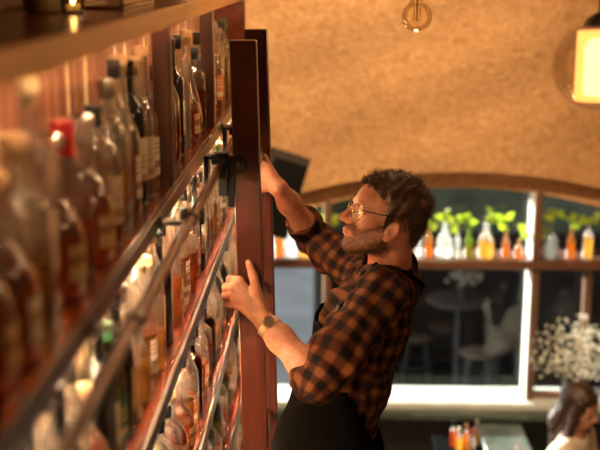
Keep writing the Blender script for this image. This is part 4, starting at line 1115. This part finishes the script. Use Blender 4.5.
# ------------------------------------------------------------------ vase of white dried flowers on the sill
vx = U(560,398,YP-.03).x+.03; vb = Vector((vx, YP-.03, ZSILL+.0005))
vase = thing('flower_vase', 'clear glass vase standing on the window sill behind the seated woman', 'vase', tuple(vb))
obj('vase_body', MB().lathe([(0,.004),(.03,0),(.036,.006),(.040,.06),(.032,.12),(.026,.15),(.034,.17),(.031,.17),(.023,.15),(.03,.12),(.036,.06),(0,.012)], 28, c=tuple(vb)), glass_thin('vase_glass', (.95,.97,.95), 1.6, .4, (.7,.75,.7)), vase)
r_ = random.Random(3); stb = MB(); bls = MB(); lk = pbr('flower_white', (.90,.88,.76), .7)
fl = thing('dried_flowers', 'loose bunch of tiny white dried flowers standing in the glass vase', 'flowers', tuple(vb+Vector((0,0,.02))))
def bunch(px, py, Y, rx, rz_, n):
    c = Vector(U(px, py, Y))
    for i in range(n):
        a = r_.uniform(0, 2*PI); q = r_.random()**.5
        tip = c+Vector((math.cos(a)*q*rx, r_.uniform(-.08,.05), math.sin(a)*q*rz_))
        if i % 7 == 0: mid = (vb+Vector((0,0,.17))).lerp(tip, .5)+Vector((0,0,.03)); stb.tube([vb+Vector((r_.uniform(-.01,.01),0,.02)), vb+Vector((r_.uniform(-.01,.01),0,.16)), mid, tip], .0011, 5)
        bls.ball(tip, r_.uniform(.005,.010), 7, 5)
bunch(545,350,YP-.02,.12,.19,80); bunch(585,354,YP-.12,.20,.18,300); bunch(575,330,YP-.08,.14,.12,70)
obj('stems', stb, pbr('dry_stem', (.25,.22,.12), .8), fl); b_ = obj('blossoms', bls, lk, fl); b_['kind'] = 'stuff'
# ------------------------------------------------------------------ terrace furniture beyond the window
GF = GO+.05
tc_ = U(459,298,9.3); 
t = thing('high_table', 'round high table on the dark terrace beyond the window', 'table', (tc_.x, 9.3, GF))
tm = pbr('terrace_wood', (.03,.02,.014), .8); mm = pbr('terrace_metal', (.02,.02,.02), .7, .2); seatm = pbr('stool_wood', (.07,.045,.03), .6)
obj('table_top', MB().lathe([(0,-.03),(.27,-.03),(.285,-.02),(.285,-.005),(.275,0),(0,0)], 40, c=tuple(tc_)), tm, t)
obj('pole', MB().tube([(tc_.x,9.3,tc_.z-.03),(tc_.x,9.3,GF+.02)], .03, 14), mm, t); obj('base', MB().lathe([(0,0),(.2,0),(.2,.012),(.04,.025),(0,.025)], 28, c=(tc_.x,9.3,GF)), mm, t)
def stool(px, py, Y, label):
    c = U(px, py, Y); t = thing('bar_stool', label, 'stool', (c.x, Y, GF), 'bar stools on the terrace')
    obj('seat', MB().lathe([(0,-.035),(.13,-.035),(.155,-.025),(.16,-.008),(.15,0),(0,.001)], 30, c=tuple(c)), seatm, t)
    for k in range(4):
        a = PI/4+k*PI/2; d = Vector((math.cos(a), math.sin(a), 0)); obj('leg', MB().tube([c+d*.11-Vector((0,0,.03)), Vector((c.x,Y,GF+.004))+d*.19], .013, 8), mm, t)
    zz = GF+.24; q = .19-.08*.24/(c.z-GF)
    obj('footrest', MB().tube([Vector((c.x,Y,zz))+Vector((math.cos(a),math.sin(a),0))*q for a in np.linspace(0,2*PI,25)], .008, 8, cap=False), mm, t)
stool(478,351,8.8,'nearest terrace stool, in front of the high table'); stool(416,335,10.0,'terrace stool close behind the man\'s elbow'); stool(507,339,9.5,'terrace stool beside the bright window post'); stool(444,325,10.3,'farthest terrace stool, behind the high table')
fb = Vector((tc_.x+.04, 9.3, tc_.z+.0005)); o = thing('table_flowers', 'small white flower bunch on the terrace high table', 'flowers', tuple(fb))
mb = MB(); r_ = random.Random(9)
for i in range(46): mb.ball(fb+Vector((r_.gauss(0,.08), r_.gauss(0,.05), .19+r_.gauss(0,.035))), r_.uniform(.012,.024), 8, 6)
q_ = obj('blossoms', mb, pbr('terrace_flower', (.16,.14,.11), .8), o); q_['kind'] = 'stuff'
obj('pot', MB().lathe([(0,0),(.035,0),(.045,.09),(.04,.09),(.03,.01)], 20, c=tuple(fb)), mm, o)
# ------------------------------------------------------------------ the seated woman
WC = UV(581,406,5.9); WF = V3(.66,-.70,-.30); WF /= np.linalg.norm(WF); WL_ = np.cross(V3(0,0,1), WF); WL_ /= np.linalg.norm(WL_); WU = np.cross(WF, WL_)
RW = np.stack([WF, WL_, WU]); WS = .97
def tow(p): return (p-WC)@RW.T/WS
wneck = WC+V3(-.03,.01,-.17); wch = WC+V3(-.05,.03,-.36); wpe = V3(WC[0]-.08, 5.97, .56)
ys = V3(-.52,-.80,0)   # across the shoulders
sLw, sRw = wneck+ys*.165+V3(0,0,-.065), wneck-ys*.165+V3(0,0,-.065)
fw = V3(.84,-.52,0)
eLw, eRw = sLw+fw*.08+V3(0,0,-.27)+ys*.03, sRw+fw*.08+V3(0,0,-.27)-ys*.03
hLw, hRw = eLw+fw*.21+V3(0,0,-.04)-ys*.05, eRw+fw*.21+V3(0,0,-.04)+ys*.05
kLw, kRw = wpe+fw*.42+ys*.10, wpe+fw*.42-ys*.10
def whand(p, h):
    d = ell(p, h+fw*.04, (.045,.040,.020))
    for k in range(4):
        b = h+fw*.065+ys*(.030-.020*k); d = smin(d, chain(p, [b, b+fw*.035+V3(0,0,-.004), b+fw*.058+V3(0,0,-.018)], [.0085,.008,.0065], .004), .005)
    return smin(d, chain(p, [h+fw*.01+ys*.03, h+fw*.05+ys*.048], [.011,.008], .004), .008)
def wbody(p):
    d = head_local(tow(p))*WS; d = smin(d, caps(p, WC-WU*.05-WF*.02, wneck, .045,.048), .03)
    d = smin(d, chain(p, [wneck-V3(0,0,.05), wch, wpe], [.07,.085,.11], .05), .05)
    for s, e, h in ((sLw,eLw,hLw),(sRw,eRw,hRw)):
        d = smin(d, chain(p, [wneck-V3(0,0,.04), s, e, h], [.05,.045,.034,.024], .02), .02); d = smin(d, whand(p, h), .01)
    for k, s in ((kLw,1),(kRw,-1)): d = smin(d, chain(p, [wpe+ys*.08*s, k, k+V3(.02,0,-.40), k+fw*.12+V3(.02,0,-.43)], [.09,.065,.04,.032], .02), .03)
    return d
lo = V3(WC[0]-.40,5.25,.0); hi = V3(WC[0]+.85,6.4,WC[2]+.2)
v, q = polygonize(wbody, lo, hi, .0075); v = grad_push(wbody, v, 1)
wskin = pbr('skin_deep', (.52,.25,.16), .5, sss=.1)
wom = obj('person', (v, q), wskin, None, loc=tuple(wpe)); tag(wom, 'dark haired woman in a cream top seated by the window flowers', 'person')
def wtop(p):
    d = chain(p, [wneck-V3(0,0,.06), wch, wpe+V3(0,0,.02)], [.092,.115,.135], .06)
    for s, e, h in ((sLw,eLw,hLw),(sRw,eRw,hRw)):
        d = smin(d, chain(p, [wneck-V3(0,0,.045), s, e, e*.3+h*.7], [.058,.062,.052,.045], .03), .03)
    d = d+.003*np.sin(40*p[...,0]+25*p[...,2])
    d = smax(d, -caps(p, wneck+V3(0,0,.06), wneck+V3(.015,-.01,-.02), .062, .055), .006)
    return smax(d, wpe[2]-.06-p[...,2], .01)
wt_, _ = sdf_obj('blouse', wtop, lo, hi, .009, pbr('cream_knit', (.70,.60,.46), .85, bump=.4, bscale=200, sheen=.3), wom)
def wlegs(p):
    d = ell(p, wpe, (.17,.16,.12))
    for k, s in ((kLw,1),(kRw,-1)): d = smin(d, chain(p, [wpe+ys*.08*s, k, k+V3(.02,0,-.36)], [.105,.078,.055], .02), .03)
    return d
sdf_obj('trousers', wlegs, lo, hi, .011, M['jeans'], wom)
def whair(p):
    q = tow(p); x, y, z = q[...,0], q[...,1], q[...,2]
    d = ell(q, (-.022,0,.036), (.112,.092,.098))
    d = smin(d, chain(q, [(-.05,0,-.02),(-.075,0,-.16),(-.055,.0,-.34)], [.085,.080,.045], .03), .03)
    for s in (-1, 1): d = smin(d, chain(q, [(.02,.070*s,.05),(.030,.084*s,-.06),(.030,.090*s,-.20),(.02,.075*s,-.33)], [.030,.030,.032,.014], .02), .025)
    d = d+.0022*np.sin(130*y+4*np.sin(14*z))+.0018*np.sin(170*x+3*np.sin(18*z))
    face = ell(q, (.105,0,-.045), (.085,.062,.105)); d = smax(d, -face, .01)
    return d*WS
sdf_obj('hair', whair, WC-V3(.3,.3,.40), WC+V3(.3,.3,.2), .0065, pbr('dark_hair', (.040,.018,.010), .38, spec=.6), wom)
for s in (-1, 1): obj('eye', MB().ball(tuple(np.array((.0795,s*.0315,-.002))@RW*WS+WC), .0115, 14, 10), ei, wom)
ch = thing('dining_chair', 'dark wooden chair under the seated woman', 'chair', (wpe[0], 5.97, 0)); zc = wpe[2]-.135
obj('seat', MB().bbox((wpe[0]-.22,5.77,zc-.035),(wpe[0]+.22,6.17,zc), .008), M['brown'], ch)
for dx in (-.19,.19):
    for dy in (-.17,.17): obj('leg', MB().bbox((wpe[0]+dx-.018,5.97+dy-.018,0),(wpe[0]+dx+.018,5.97+dy+.018,zc-.036), .003), M['brown'], ch)
obj('backrest', MB().bbox((wpe[0]-.24,5.80,zc+.001),(wpe[0]-.215,5.83,zc+.40), .004).bbox((wpe[0]-.24,6.11,zc+.001),(wpe[0]-.215,6.14,zc+.40), .004).bbox((wpe[0]-.24,5.80,zc+.30),(wpe[0]-.215,6.14,zc+.41), .004), M['brown'], ch)
# ------------------------------------------------------------------ light
def lamp(name, kind, loc, e, col, size=.05, aim=None, spot=None, sy=None):
    l = bpy.data.lights.new(name, kind); l.energy = e; l.color = col
    if kind == 'AREA':
        l.size = size
        if sy: l.shape = 'RECTANGLE'; l.size_y = sy
    elif kind == 'SUN': l.angle = size
    else: l.shadow_soft_size = size
    if spot: l.spot_size = spot; l.spot_blend = .8
    o = bpy.data.objects.new(name, l); C.objects.link(o); o.location = loc
    if aim is not None: o.rotation_euler = (Vector(aim)-Vector(loc)).to_track_quat('-Z', 'Y').to_euler()
    return o
WARM = (1.0,.62,.30)
lamp('added_plaster_spot', 'SPOT', (.1,4.5,4.7), 600, (1,.74,.44), .12, (-.2,6.8,2.8), 1.7)  # unseen spots added to brighten the plaster, stronger on the left
lamp('added_plaster_spot', 'SPOT', (1.9,3.9,4.7), 85, (1,.55,.26), .12, (1.7,6.7,2.9), 1.6)
for p, e, s in (((.27,3.25,3.78),12,.05),((.95,4.2,3.95),7,.08),((1.25,2.4,3.9),6,.10),((1.0,1.0,3.85),3,.09),((1.6,3.4,4.2),6,.10)):
    lamp('added_bar_light', 'POINT', p, e, WARM, s)  # unseen point lights added for bottle glints, the fascia and the man
lamp('sun', 'SUN', (-6,12,8), 34, (1,.95,.86), .02, (-6+5.2,12-6.3,8-2.5))
w = bpy.data.worlds.new('sky'); S.world = w; w.use_nodes = True
b = w.node_tree.nodes['Background']; b.inputs[0].default_value = (.90,.94,1.0,1); b.inputs[1].default_value = 4.4
S.view_settings.view_transform = 'Standard'; S.view_settings.look = 'None'; S.view_settings.exposure = 0; S.view_settings.gamma = 1
S.view_settings.use_curve_mapping = False
S.cycles.use_denoising = True
S.cycles.max_bounces = 24; S.cycles.transparent_max_bounces = 48; S.cycles.transmission_bounces = 12; S.cycles.glossy_bounces = 5; S.cycles.diffuse_bounces = 4
S.cycles.sample_clamp_indirect = 60; S.cycles.caustics_refractive = True; S.cycles.blur_glossy = .5
